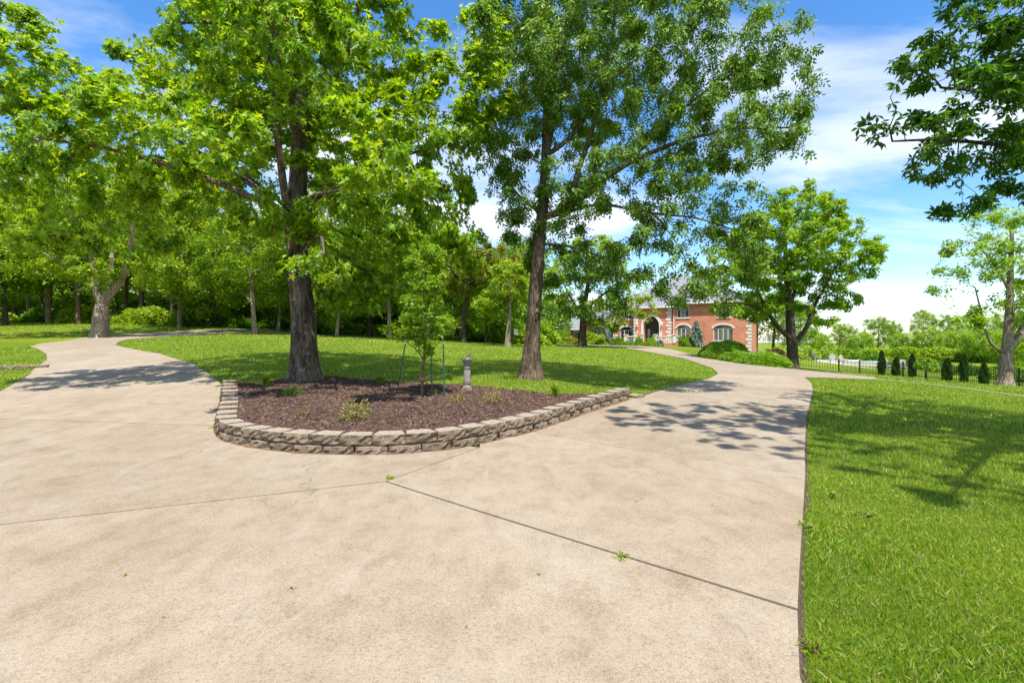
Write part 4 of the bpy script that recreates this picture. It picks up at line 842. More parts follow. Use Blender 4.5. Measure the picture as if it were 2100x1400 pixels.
# ---------------------------------------------------------------- grass
near = slabs + [bedpoly, pathp]
parts = []; fparts = []; off = 0
for y0, y1, dens, hh, ww in ((1.2, 3.2, 9500, 0.033, 0.0022), (3.2, 5.0, 5600, 0.036, 0.003), (5.0, 8, 2700, 0.042, 0.005), (8, 14, 760, 0.055, 0.0095), (14, 22, 300, 0.055, 0.0145), (22, 32, 110, 0.06, 0.021), (32, 50, 35, 0.065, 0.034)):
    xr = 1.2 * y1 + 2; n = int(dens * 2 * xr * (y1 - y0)); X = rng.uniform(-xr, xr, n); Y = rng.uniform(y0, y1, n)
    k = np.abs(X) < 1.15 * Y + 1.3; X = X[k]; Y = Y[k]
    k = np.ones(len(X), bool)
    for p in near: k &= ~inpoly(p, X, Y)
    xe = np.interp(Y, [p[1] for p in edge], [p[0] for p in edge]); k |= (Y < 14) & (X > xe - 0.035 * rng.uniform(0, 1, len(X)) ** 1.5) & (X < xe + 0.1)
    X = X[k]; Y = Y[k]; n = len(X); Z = terr(X, Y) - 0.005
    patch = 0.7 + 0.6 * (0.5 + 0.5 * np.sin(X * 1.7 + np.sin(Y * 1.3) * 2) * np.cos(Y * 1.1 + X * 0.6))
    h = hh * rng.uniform(0.55, 1.3, n) * patch; w = ww * rng.uniform(0.7, 1.5, n); a = rng.uniform(0, 6.283, n); b = rng.uniform(0, 6.283, n); ln = np.abs(rng.normal(0, 0.6, n)) * h
    C = np.stack([X, Y, Z], 1); s = np.stack([np.cos(a) * w, np.sin(a) * w, np.zeros(n)], 1)
    dl = np.stack([np.cos(b) * ln, np.sin(b) * ln, h], 1)
    if y1 <= 5:
        m = C + dl * np.array([0.4, 0.4, 0.6]); V = np.stack([C - s, C + s, m + s * 0.7, C + dl], 1).reshape(-1, 3); T = np.array([[0, 1, 2], [0, 2, 3]]); kk = 4
    else:
        V = np.stack([C - s, C + s, C + dl], 1).reshape(-1, 3); T = np.array([[0, 1, 2]]); kk = 3
    parts.append(V); fparts.append((np.arange(n)[:, None, None] * kk + T[None]).reshape(-1, 3) + off); off += len(V)
tag(link('grass', fastmesh('grass', np.concatenate(parts), np.concatenate(fparts)), None, M['grass']), 'short mown grass blades over the lawn', 'grass', kind='stuff')

# ---------------------------------------------------------------- sapling, stakes, sundial, bed plants
sx_, sy_ = XY(865, 9.9); sb_ = Vector((sx_, sy_, bz(sx_, sy_)))
build_tree('sapling', 'young leafy sapling held by stakes in the mulch bed', sb_,
           [([sb_ - Vector((0, 0, .05)), sb_ + Vector((0.01, 0, 0.4)), sb_ + Vector((0.05, 0, 0.78)), sb_ + Vector((0.06, 0, 1.2)), sb_ + Vector((0.05, 0.02, 1.9)), sb_ + Vector((0.08, 0.02, 2.6))], 0.035, 0.012, None),
            ([sb_ + Vector((0.05, 0, 0.72)), sb_ + Vector((-0.15, 0.05, 0.95)), sb_ + Vector((-0.45, 0.1, 1.15))], 0.016, 0.006, 0), ([sb_ + Vector((0.05, 0, 0.72)), sb_ + Vector((0.25, -0.05, 0.98)), sb_ + Vector((0.55, -0.1, 1.2))], 0.016, 0.006, 0)],
           [bl(862, 668, 9.9, 0.62, 0.6, 0.38), bl(800, 680, 9.9, 0.25, 0.3, 0.2), bl(915, 668, 9.8, 0.3, 0.35, 0.25), bl(868, 600, 9.9, 0.5, 0.5, 0.5), bl(868, 715, 9.9, 0.25, 0.25, 0.15), bl(872, 540, 9.9, 0.4, 0.4, 0.5)], 700, M['leaf_bright'], M['bark_young'], LANCE, 0.09, 7000, 51, step=0.09, kill=0.13, infl=1.0, spread=0.1, droop=0.3, cat='sapling', lt=0.003, thr=0.01)
strap = MB()
strap.lathe([(0.05, 0.27), (0.065, 0.30), (0.06, 0.34), (0.045, 0.36)], 9)
strap.tube([(0.05, 0.02, 0.3), (0.13, 0.06, 0.29), (0.17, 0.1, 0.31)], 0.016, 5); strap.tube([(-0.05, -0.02, 0.33), (-0.12, 0.02, 0.31), (-0.16, 0.05, 0.32)], 0.016, 5)
s_ = strap.build('tree_strap', M['strap'], None, True, tuple(sb_)); tag(s_, 'reddish brown strap wrapped round the sapling stem', 'strap')
def stake(px, Y, pxt, pyt, Yt, label, wire):
    x, y = XY(px, Y); b = Vector((x, y, bz(x, y) - 0.12)); t = at(pxt, pyt, Yt); e = empty('stake', tuple(b), label, 'stake')
    d = t - b; m = MB(); m.tube([Vector((0, 0, 0)), d * 0.5, d], 0.0135, 7)
    for k in range(10): m.tube([d * (k / 10 + 0.02), d * (k / 10 + 0.035)], 0.0165, 7)
    m.build('rod', M['stake'], e); m = MB(); m.tube([d * 0.985, d * 1.01], [0.016, 0.008], 7).build('tip', M['iron'], e)
    m = MB(); w = d * wire; goal = sb_ + Vector((0.02, 0, 0.31)) - b; m.tube([w, (w + goal) / 2 - Vector((0, 0, .03)), goal], 0.004, 4).build('tie_wire', M['wire'], e)
stake(813, 10.6, 831, 706, 10.5, 'dark green stake left of the sapling, leaning', 0.3)
stake(886, 10.7, 884, 722, 10.7, 'dark green stake directly behind the sapling stem', 0.5)
stake(912, 9.8, 909, 707, 9.8, 'bright green upright stake right of the sapling', 0.48)

x, y = XY(958, 10.8); sd = empty('sundial', (x, y, bz(x, y) - 0.01), 'weathered cast stone sundial on a baluster pedestal in the bed', 'sundial')
MB().box(-.11, .11, -.11, .11, 0, .045).build('plinth', M['cast'], sd)
MB().lathe([(.10, .045), (.105, .07), (.085, .095), (.07, .11), (.085, .13), (.088, .20), (.08, .32), (.072, .44), (.066, .47), (.08, .485), (.08, .505), (.064, .515), (.068, .56), (.085, .61), (.095, .64)], 18).build('shaft', M['cast'], sd, True)
MB().lathe([(.095, .64), (.125, .66), (.14, .675), (.14, .70), (.12, .702)], 20).build('capital', M['cast'], sd, False)
dial = MB().lathe([(.135, .703), (.14, .709), (.135, .716)], 20).build('dial_plate', M['bronze'], sd)
g = MB(); g.add([(-.06, -.006, .716), (.08, -.006, .716), (.08, -.006, .83), (-.06, .006, .716), (.08, .006, .716), (.08, .006, .83)], [(0, 1, 2), (5, 4, 3), (0, 3, 4, 1), (1, 4, 5, 2), (2, 5, 3, 0)])
g.tube([(-.02, 0, .716), (.0, 0, .78), (.05, 0, .80)], 0.008, 5); g.build('gnomon', M['verdi'], dial)

def tuft(name, label, px, py_Y, h, n, mat, blade=True, spread=0.12, seed=1, size=0.05, cat='plant'):
    x, y = XY(px, py_Y); z = bz(x, y) if inpoly(bedpoly, np.array([x]), np.array([y]))[0] else tz(x, y) + 0.035
    e = empty(name, (x, y, z - 0.005), label, cat); r = np.random.default_rng(seed)
    if blade:
        V = []; F = []
        for k in range(n):
            a = r.uniform(0, 6.28); ln = r.uniform(0.2, 1.0) * spread; hh = h * r.uniform(.6, 1.1); w = 0.012; c = np.array([r.normal(0, .03), r.normal(0, .03), 0]); s = np.array([-math.sin(a), math.cos(a), 0]) * w; d = np.array([math.cos(a), math.sin(a), 0])
            m1 = c + d * ln * .3 + np.array([0, 0, hh * .65]); tp = c + d * ln + np.array([0, 0, hh * (1 - .3 * ln / spread)]); o = len(V); V += [c - s, c + s, m1 + s, tp, m1 - s]; F += [(o, o + 1, o + 2), (o, o + 2, o + 4), (o + 4, o + 2, o + 3)]
        link('blades', fastmesh('blades', np.array(V), np.array(F)), e, mat)
    else:
        d = r.normal(0, 1, (n, 3)); d /= np.linalg.norm(d, axis=1)[:, None]; d[:, 2] = np.abs(d[:, 2]); P = d * (r.uniform(.25, 1, n) ** .5)[:, None] * np.array([spread, spread, h]) * (1 + .25 * np.sin(d[:, :1] * 7 + seed))
        V, F = leaf_arrays(P, LANCE if size < .06 else OVAL, size, r, .6, -.2, d, .8); link('foliage', fastmesh('foliage', V, F), e, mat)
        b = MB()
        for k in range(7):
            a = r.uniform(0, 6.28); b.tube([(0, 0, -.03), (math.cos(a) * spread * .35, math.sin(a) * spread * .35, h * .5), (math.cos(a) * spread * .7, math.sin(a) * spread * .7, h * .9)], [.005, .004, .002], 4)
        b.build('stem', M['bark_young'], e)
    return e
tuft('rose_shrub', 'largest red tinged shrub at the front of the mulch bed', 728, 7.65, 0.28, 800, M['leaf_rose'], False, 0.28, 61, 0.05, 'shrub')
tuft('rose_shrub', 'small grey green shrub in the right part of the mulch bed', 1012, 9.25, 0.2, 480, M['leaf_rose'], False, 0.22, 62, 0.048, 'shrub')
tuft('rose_shrub', 'tiny yellow green shrub right of the sapling, nearest the block wall', 940, 9.05, 0.13, 150, M['leaf_yellow'], False, 0.15, 63, 0.04, 'shrub')
tuft('day_lily', 'green strappy clump at the left back of the mulch bed', 545, 11.0, 0.3, 110, M['leaf_bright'], True, 0.24, 64)
tuft('rose_shrub', 'low dark green shrub in shade left of centre in the bed', 598, 9.9, 0.22, 380, M['leaf_wood'], False, 0.18, 65, 0.05, 'shrub')
tuft('day_lily', 'pointed green iris clump at the right back of the bed', 1137, 10.4, 0.34, 110, M['leaf_bright'], True, 0.2, 66)
tuft('weed', 'small green weed beside the sapling foot', 888, 9.9, 0.12, 40, M['leaf_bright'], False, 0.1, 67, 0.05)
tuft('weed', 'tiny pale weed at the far back of the bed near the sundial', 1075, 11.0, 0.08, 60, M['leaf_yellow'], False, 0.16, 68, 0.04)
tuft('weed', 'small bright weed in the shaded front left of the mulch', 620, 8.0, 0.07, 26, M['leaf_bright'], False, 0.09, 69, 0.045)
tuft('weed', 'leafy clump in the grass just behind the bed, left of the stakes', 780, 11.75, 0.22, 110, M['leaf_bright'], True, 0.3, 70)
tuft('weed', 'tiny weed in the right part of the mulch', 1068, 8.95, 0.05, 24, M['leaf_rose'], False, 0.07, 71, 0.035)
tuft('weed', 'green weed growing from the open drive joint in the foreground', 1276, 3.33, 0.035, 80, M['leaf_wood2'], False, 0.05, 72, 0.022)
tuft('weed', 'small green weed where the three drive joints meet', 800, 5.28, 0.03, 60, M['leaf_bright'], False, 0.055, 73, 0.03)
tuft('weed', 'yellow green weed leaning over the right drive edge', 1657, 3.85, 0.05, 60, M['leaf_bright'], False, 0.07, 74, 0.035)
tuft('weed', 'green weed against the outer face of the left wall end', 441, 8.0, 0.06, 40, M['leaf_bright'], False, 0.07, 75, 0.04)
tuft('weed', 'pale broad leaved weed patch in the near right lawn', 1778, 4.15, 0.035, 60, M['leaf_bright'], False, 0.12, 81, 0.035)
tuft('weed', 'clover like weed at the bottom right drive edge', 1672, 2.35, 0.035, 60, M['leaf_wood2'], False, 0.07, 82, 0.03)
tuft('weed', 'small pale weed beside the drive edge, above the broad patch', 1706, 4.7, 0.035, 40, M['leaf_bright'], False, 0.07, 83, 0.03)
lf = fastmesh('fallen_leaf', *leaf_arrays(np.zeros((1, 3)), LANCE, 0.04, rng, 3, 0)); lf.materials.append(M['leaf_gold'])
for px, Y in ((545, 4.6), (430, 4.0), (630, 5.6), (1353, 5.55), (1320, 4.6), (1460, 4.4), (1310, 4.5), (260, 3.1), (700, 3.6), (330, 2.6), (600, 2.9), (820, 4.1), (960, 2.5), (1100, 3.1), (370, 6.2)):
    x, y = XY(px, Y); o = link('fallen_leaf', lf); o.location = (x, y, tz(x, y) + 0.046); o.rotation_euler = (0, 0, random.uniform(0, 6)); o.scale = [random.uniform(.5, 1.1)] * 3
    tag(o, 'tiny fallen leaf lying on the sunlit concrete drive', 'leaf', 'fallen leaves on the drive')
# low stone edging at the left lawn
ed = empty('stone_edging', tuple(ground(30, 15.6)), 'short row of low stone edging blocks in the left lawn', 'edging')
sheet_poly = [XY(-60, 16.4), XY(84, 16.6), XY(86, 17.3), XY(-60, 17.6)]
o = sheet('edging_soil', sheet_poly, terr, 0.03, M['soil'], ed, 0.6); o.location = -Vector(ed.location)
for k, px in enumerate((-45, -12, 22, 52, 76)):
    g0 = ground(px, 16.55); b = link('edging_block', bms[k], ed); b.location = g0 - Vector(ed.location) - Vector((0, 0, 0.02)); b.rotation_euler = (0, 0, R(3)); b.scale = (1.3, 0.8, 1.0)

# ---------------------------------------------------------------- house
HA = Vector((26.46, 54.0, 0.0)); TH = R(-30)
house = empty('brick_house', tuple(HA), 'two storey red brick house with grey hip roof and white quoins', 'house', rz=TH)
ex = Vector((math.cos(TH), math.sin(TH), 0)); ey = Vector((-math.sin(TH), math.cos(TH), 0))
def hx(px, off=0.0):                      # facade coordinate met by a sight line, on the plane `off` behind the front
    k = (px - 1050) / 1000; o = HA + ey * off
    s = (k * o.y - o.x) / (ex.x - k * ex.y); return s
def hY(px, off=0.0): return (HA + ey * off + ex * hx(px, off)).y
def hz(py, px, off=0.0): return EYE - (py - 700) / 1000 * hY(px, off)
def arc(x0, x1, zs, zt, n=10):
    c = (x0 + x1) / 2; hw = (x1 - x0) / 2; rise = zt - zs
    return [(c - hw * math.cos(math.pi * i / n), zs + rise * math.sin(math.pi * i / n)) for i in range(n + 1)]
def wall_panel(name, x0, x1, z0, z1, y, ops, mat, parent, depth=0.22, thick=None):
    """a wall with real openings: ops = (xa, xb, za, zspring, ztop)"""
    m = MB(); xs = sorted({x0, x1, *[v for o in ops for v in o[:2]]}); zs = sorted({z0, z1, *[v for o in ops for v in (o[2], o[4])]})
    for xa, xb in zip(xs[:-1], xs[1:]):
        for za, zb in zip(zs[:-1], zs[1:]):
            cx, cz = (xa + xb) / 2, (za + zb) / 2
            if any(o[0] < cx < o[1] and o[2] < cz < o[4] for o in ops): continue
            m.add([(xa, y, za), (xb, y, za), (xb, y, zb), (xa, y, zb)], [(0, 1, 2, 3)])
    for xa, xb, za, zp, zt in ops:
        A = arc(xa, xb, zp, zt) if zt > zp + 1e-3 else [(xa, zt), (xb, zt)]
        for (a, az), (b, bz_) in zip(A[:-1], A[1:]):
            if zt > zp + 1e-3: m.add([(a, y, az), (b, y, bz_), (b, y, zt), (a, y, zt)], [(0, 1, 2, 3)])
            m.add([(a, y, az), (b, y, bz_), (b, y + depth, bz_), (a, y + depth, az)], [(3, 2, 1, 0)])
        m.add([(xa, y, za), (xa, y, zp), (xa, y + depth, zp), (xa, y + depth, za)], [(0, 1, 2, 3)]); m.add([(xb, y, za), (xb, y, zp), (xb, y + depth, zp), (xb, y + depth, za)], [(3, 2, 1, 0)])
        m.add([(xa, y, za), (xb, y, za), (xb, y + depth, za), (xa, y + depth, za)], [(0, 1, 2, 3)])
    return m.build(name, mat, parent)
def arch_band(x0, x1, zs, zt, y0, y1, w, n=12):
    a = arc(x0, x1, zs, zt, n); b = arc(x0 - w, x1 + w, zs, zt + w, n); m = MB()
    for i in range(n):
        V = [(a[i][0], y0, a[i][1]), (a[i + 1][0], y0, a[i + 1][1]), (b[i + 1][0], y0, b[i + 1][1]), (b[i][0], y0, b[i][1])]; V += [(x, y1, z) for x, _, z in V]
        m.add(V, [(0, 1, 2, 3), (3, 2, 6, 7), (1, 0, 4, 5), (0, 3, 7, 4), (2, 1, 5, 6)])
    return m
def window(xa, xb, za, zp, zt, y, nl, parent):
    f = MB(); t = 0.07; yy = y + 0.10
    f.box(xa, xb, yy, yy + .06, za, za + t); f.box(xa, xb, yy, yy + .06, zp - t, zp)
    for k in range(nl + 1):
        c = xa + (xb - xa) * k / nl; c = min(max(c, xa + t / 2), xb - t / 2); f.box(c - t / 2, c + t / 2, yy - .01, yy + .07, za, zp)
    w = f.build('window', M['trim'], parent)
    for k in range(nl):
        a = xa + (xb - xa) * k / nl; b = xa + (xb - xa) * (k + 1) / nl
        MB().box(a + .03, b - .03, yy + .03, yy + .04, za + .03, zp - .03).build('pane', M['glass'], w)
    if zt > zp + .01:
        A = arc(xa, xb, zp, zt); m = MB(); m.add([(x, yy + .03, z) for x, z in A], [tuple(range(len(A)))[::-1]]); m.build('fanlight', M['glass'], w)
        arch_band(xa, xb, zp, zt, y - .06, y + .1, 0.2).build('arch_trim', M['white'], w)
    else: MB().box(xa - .12, xb + .12, y - .05, y + .1, zt, zt + .28).build('lintel', M['white'], w)
    MB().box(xa - .12, xb + .12, y - .08, y + .1, za - .14, za).build('sill', M['white'], w)
    return w
EZ = 6.05; xl = hx(1258)
ops = []
def op(pa, pb, pyt, pyb, arch, off=0.0):
    xa, xb = hx(pa, off), hx(pb, off); c = (pa + pb) / 2; za, zt = hz(pyb, c, off), hz(pyt, c, off); return (xa, xb, za, zt - (0.42 if arch else 0), zt)
w_main = [(op(1388, 1415, 666, 699, True), 3), (op(1463, 1503, 666, 699, True), 4), (op(1388, 1413, 627, 651, False), 3), (op(1472, 1497, 627, 650, False), 3), (op(1272, 1297, 670, 696, True), 3), (op(1272, 1296, 634, 654, False), 3)]
wm = wall_panel('wall', xl, 0, -1.2, EZ, 0, [w[0] for w in w_main], M['brick'], house)
for w, nl in w_main: window(*w, 0, nl, house)
D = 12.5
MB().add([(0, 0, -1.2), (0, D, -1.2), (0, D, EZ), (0, 0, EZ)], [(0, 1, 2, 3)]).add([(xl, 0, -1.2), (xl, D, -1.2), (xl, D, EZ), (xl, 0, EZ)], [(3, 2, 1, 0)]).add([(xl, D, -1.2), (0, D, -1.2), (0, D, EZ), (xl, D, EZ)], [(3, 2, 1, 0)]).build('side_wall', M['brick'], house)
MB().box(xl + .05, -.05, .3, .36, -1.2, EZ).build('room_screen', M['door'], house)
def hip(x0, x1, y0, y1, z0, h, ov=0.45, ridge_in=None):
    x0 -= ov; x1 += ov; y0 -= ov; y1 += ov; r = (y1 - y0) / 2 if ridge_in is None else ridge_in; ym = (y0 + y1) / 2; m = MB()
    V = [(x0, y0, z0), (x1, y0, z0), (x1, y1, z0), (x0, y1, z0), (x0 + r, ym, z0 + h), (x1 - r, ym, z0 + h)]
    m.add(V, [(0, 1, 5, 4), (1, 2, 5), (2, 3, 4, 5), (3, 0, 4), (3, 2, 1, 0)]); return m, (x0, x1, y0, y1)
def eaves(b, z, parent, mat=None):
    x0, x1, y0, y1 = b; m = MB(); m.box(x0 - .04, x1 + .04, y0 - .04, y0 + .04, z - .2, z + .02); m.box(x0 - .04, x0 + .04, y0 + .041, y1, z - .2, z + .02); m.box(x1 - .04, x1 + .04, y0 + .041, y1, z - .2, z + .02); m.build('gutter', mat or M['trim'], parent)
m, b = hip(xl, 0, 0, D, EZ + .02, 3.9); rf = m.build('roof', M['roof'], house); eaves(b, EZ + .02, rf)
# entry block
YO = -1.1; xa, xb = hx(1300, YO), hx(1375, YO); EZ2 = hz(629, 1340, YO)
arch = (hx(1320, YO), hx(1352, YO), -1.2, hz(668, 1336, YO), hz(649, 1336, YO))
wall_panel('entry_wall', xa, xb, -1.2, EZ2, YO, [arch], M['brick'], house, depth=1.0)
MB().add([(xa, YO, -1.2), (xa, 0, -1.2), (xa, 0, EZ2), (xa, YO, EZ2)], [(3, 2, 1, 0)]).add([(xb, YO, -1.2), (xb, 0, -1.2), (xb, 0, EZ2), (xb, YO, EZ2)], [(0, 1, 2, 3)]).build('entry_side', M['brick'], house)
arch_band(arch[0], arch[1], arch[3], arch[4], YO - .07, YO + .1, .3, 16).build('arch_trim', M['white'], house)
for xx in ((arch[0] - .3, arch[0]), (arch[1], arch[1] + .3)): MB().box(xx[0], xx[1], YO - .07, YO + .1, 0.9, arch[3]).build('arch_pier', M['white'], house)
dm = MB(); dm.box(arch[0] - .2, arch[1] + .2, -.12, -.05, 0.9, arch[4] + .2); fd = dm.build('front_door', M['door'], house)
for k in range(3):
    ww = (arch[1] - arch[0]) / 3; MB().box(arch[0] + ww * k + .08, arch[0] + ww * (k + 1) - .08, -.16, -.121, 1.3, 3.0).build('door_panel', M['glass'] if k != 1 else M['door'], fd)
m, b = hip(xa, xb, YO, 5.5, EZ2 + .02, 2.9, .4, 2.4); rf2 = m.build('roof', M['roof'], house); eaves(b, EZ2 + .02, rf2)
# downspout
MB().tube([(xb + .14, -.08, EZ2), (xb + .14, -.08, 0.5)], .06, 6).build('downspout', M['trim'], house)
# quoins
def quoins(x, y, z0, z1, sgn, sidey=True):
    z = z0; k = 0
    while z + .26 < z1:
        w = .52 if k % 2 == 0 else .34; d = .34 if k % 2 == 0 else .52
        x0, x1 = (x - w, x + .035) if sgn > 0 else (x - .035, x + w)
        MB().box(x0, x1, y - .035, y + d, z, z + .27).build('quoin', M['white'], house); z += .3 * (2 if True else 1) * .62; k += 1
quoins(0, 0, 0.1, EZ - .1, 1); quoins(xl, 0, 0.6, EZ - .1, -1); quoins(xb, YO, 1.0, EZ2 - .1, 1); quoins(xa, YO, 1.0, EZ2 - .1, -1)
z = 0.1; k = 0
while z < EZ - .4:
    d = .52 if k % 2 else .34; MB().box(-.3, .035, D - d, D + .035, z, z + .27).build('quoin', M['white'], house); z += .372; k += 1
# lanterns
for px in (1307, 1358):
    c = hx(px, YO); z = hz(664, px, YO); l = MB().box(c - .05, c + .05, YO - .1, YO, z - .05, z + .05).build('lantern', M['lantern'], house)
    MB().lathe([(.07, z - .35), (.12, z - .1), (.12, z + .1), (.03, z + .25)], 8, c, YO - .22).build('lantern_shade', M['lampglass'], l); MB().tube([(c, YO - .02, z + .05), (c, YO - .2, z + .3), (c, YO - .22, z + .22)], .02, 4).build('lantern_arm', M['lantern'], l)
# porch terrace and balustrade
PF = -3.6; px0, px1 = hx(1280, PF), hx(1386, PF); fz = hz(703, 1340, PF)
po = MB(); s0, s1 = hx(1319, PF), hx(1341, PF); po.box(px0, px1, PF, YO - .01, -.6, fz); porch = po.build('porch', M['brick'], house)
for k in range(3): MB().box(s0 + .1, s1 - .1, PF - .35 * (k + 1), PF - .35 * k - .002, -.6, fz - .14 * (k + 1)).build('step', M['brickpath'], porch)
def balu(xa, xb, y, n, ya=None):
    z0, z1 = fz, fz + .82
    r = MB().box(xa, xb, y - .02, y + .22, z1 - .13, z1).build('rail', M['white'], porch); MB().box(xa, xb, y - .0, y + .2, z0 + .005, z0 + .1).build('plinth', M['white'], porch)
    for k in range(n):
        c = xa + (xb - xa) * (k + .5) / n; MB().lathe([(.06, z0 + .1), (.07, z0 + .16), (.095, z0 + .3), (.05, z0 + .5), (.045, z0 + .6), (.07, z1 - .13)], 8, c, y + .1).build('baluster', M['white'], porch, True)
balu(px0 + .35, s0 - .35, PF, 7); balu(s1 + .35, px1 - .35, PF, 8)
for c in (px0 + .17, s0 - .17, s1 + .17, px1 - .17):
    pr = MB().box(c - .17, c + .17, PF - .06, PF + .28, fz, fz + .9).build('balustrade_pier', M['white'], porch); MB().box(c - .22, c + .22, PF - .11, PF + .33, fz + .9, fz + 1.0).build('pier_cap', M['white'], pr)
for k in range(5):
    y = PF + .5 + k * .38; MB().lathe([(.06, fz + .1), (.095, fz + .3), (.045, fz + .6), (.07, fz + .69)], 8, px1 - .12, y).build('baluster', M['white'], porch, True)
MB().box(px1 - .24, px1 - .005, PF + .281, YO - .1, fz + .69, fz + .82).build('rail', M['white'], porch)
# left wing and garage wing
WO = 0.7; wxa = hx(1196, WO); wz = 4.3
wop = (*[hx(p, WO) for p in (1215, 1241)], hz(690, 1228, WO), hz(676, 1228, WO), hz(671, 1228, WO))
wall_panel('wing_wall', wxa, xl, -.6, wz, WO, [wop], M['brick'], house); window(*wop, WO, 3, house)
m, b = hip(wxa, xl + 3, WO, 11, wz, 3.0, .4, 3.5); rf3 = m.build('roof', M['roof'], house); eaves((b[0], b[1] - 3.6, b[2], b[3]), wz, rf3)
GO = 2.2; gxa = hx(1131, GO); gz_ = 3.25; gx1 = wxa + .5
gop = [(hx(1141, GO), hx(1146, GO), 0.6, 2.7, 2.7), (hx(1178, GO), hx(1188, GO), 1.2, 2.75, 2.75)]
wall_panel('garage_wall', gxa, gx1, -.6, gz_, GO, gop, M['brick'], house); window(*gop[1], GO, 2, house)
MB().box(gop[0][0] + .02, gop[0][1] - .02, GO + .1, GO + .16, .6, 2.68).build('side_door', M['trim'], house)
MB().add([(gxa, GO, -.6), (gxa, 12, -.6), (gxa, 12, gz_), (gxa, GO, gz_)], [(3, 2, 1, 0)]).build('garage_side', M['brick'], house)
m, b = hip(gxa, gx1 + 2, GO, 12, gz_, 2.5, .4, 3.5); rf4 = m.build('roof', M['roof'], house); eaves((b[0], b[1] - 2.5, b[2], b[3]), gz_, rf4)
def hp(px, off): p = HA + ey * off + ex * hx(px, off); return (p.x, p.y)
# brick path to the porch
tag(sheet('brick_path', [hp(1318, -4.7), hp(1342, -4.7), hp(1338, -7.4), hp(1290, -7.4)], terr, 0.035, M['brickpath'], None, .8, skirt=.03), 'short red brick path from the drive to the porch steps', kind='structure')

# ---------------------------------------------------------------- planting round the house
def core(name, mat, parent, sc):
    pass
CB = {}
def cl(mat, key, n=2600, size=0.14, shape=(1, 1, .85), shell=.82, tpl=SPRIG, up=.5):
    if key not in CB: CB[key] = bush_mesh(hash(key) % 97 if False else sum(map(ord, key)) % 97, n, mat, size, tpl, shape, shell, up)
    return CB[key]
def hshrub(px, off, w, h, key, mat, label, name='shrub', cat='shrub', n=1800, size=.2, group=None, shell=.6):
    x, y = hp(px, off); return bush(cl(mat, key, n, size / 1.0, shell=shell), (x, y, tz(x, y) - .05), (w / 2, w / 2, h / .85), label, group, name, None, cat)
hshrub(1120, -.5, 2.3, 2.9, 'ycol', M['leaf_yellow'], 'tall yellow green bush at the left end of the garage wing')
hshrub(1141, -.3, 1.5, .9, 'dk1', M['leaf_dark'], 'low dark green shrub by the garage door')
hshrub(1157, .2, 2.0, 2.4, 'lt1', M['leaf_bright'], 'leafy light green shrub against the garage wall')
hshrub(1167, -1.2, 3.2, 1.15, 'yel2', M['leaf_yellow'], 'low yellow shrub below the garage window, left of the dark trunk')
hshrub(1219, -1.4, 3.9, 1.75, 'grn1', M['leaf_wood2'], 'large rounded green shrub right of the dark trunk, below the wing window')
hshrub(1270, -1.6, 2.1, 1.1, 'grn2', M['leaf_wood'], 'square green shrub left of the porch balustrade')
hshrub(1402, -1.3, 2.3, 1.25, 'grn3', M['leaf_wood'], 'round green shrub right of the porch, under the three light window')
hshrub(1291, -4.4, 1.1, .8, 'blu1', M['leaf_blue'], 'silvery blue shrub before the left balustrade')
hshrub(1351, -4.4, 1.2, .8, 'blu2', M['leaf_blue'], 'silvery blue shrub before the right balustrade')
hshrub(1310, -4.5, 1.0, 1.2, 'top1', M['leaf_bright'], 'rounded light green bush left of the porch steps')
hshrub(1336, -4.6, 1.1, 1.2, 'top2', M['leaf_bright'], 'rounded light green bush right of the porch steps')
for k, px in enumerate((1325, 1331, 1337, 1343)):
    hshrub(px, -6.6 + .4 * k, .72, .6, 'box', M['leaf_box'], ('first', 'second', 'third', 'fourth')[k] + ' tiny box ball from the left, right of the brick path', group='box balls along the brick path')
for k, px in enumerate((1279, 1286, 1293)):
    hshrub(px, -6.0 + .2 * k, .8, .6, 'box', M['leaf_box'], ('leftmost', 'middle', 'rightmost')[k] + ' of the tiny box balls left of the brick path', group='box balls left of the brick path')
def weeper(px, off, h, w, label, mat, seed):
    x, y = hp(px, off); e = empty('weeping_conifer', (x, y, tz(x, y) - .05), label, 'conifer'); r = np.random.default_rng(seed)
    MB().tube([(0, 0, 0), (.1, 0, h * .5), (-.05, 0, h)], [.1, .07, .02], 6).build('trunk', M['bark_limb'], e); n = 2600
    z = r.uniform(.02, 1, n); a = r.uniform(0, 6.28, n); lob = .55 + .45 * np.sin(a * 3 + z * 9 + seed); rad = (1 - z) ** .8 * w * .5 * lob * r.uniform(.5, 1, n) + .05
    V, F = leaf_arrays(np.stack([np.cos(a) * rad, np.sin(a) * rad, z * h], 1), LANCE, .26, r, .4, 1.6); link('crown', fastmesh('crown', V, F), e, mat)
weeper(1428, -1.5, 3.1, 2.6, 'silvery blue weeping conifer between the two ground floor windows', M['leaf_blue'], 5)
weeper(1246, -1.3, 2.2, 2.2, 'bluish drooping conifer left of the house corner, beside the large shrub', M['leaf_blue'], 8)
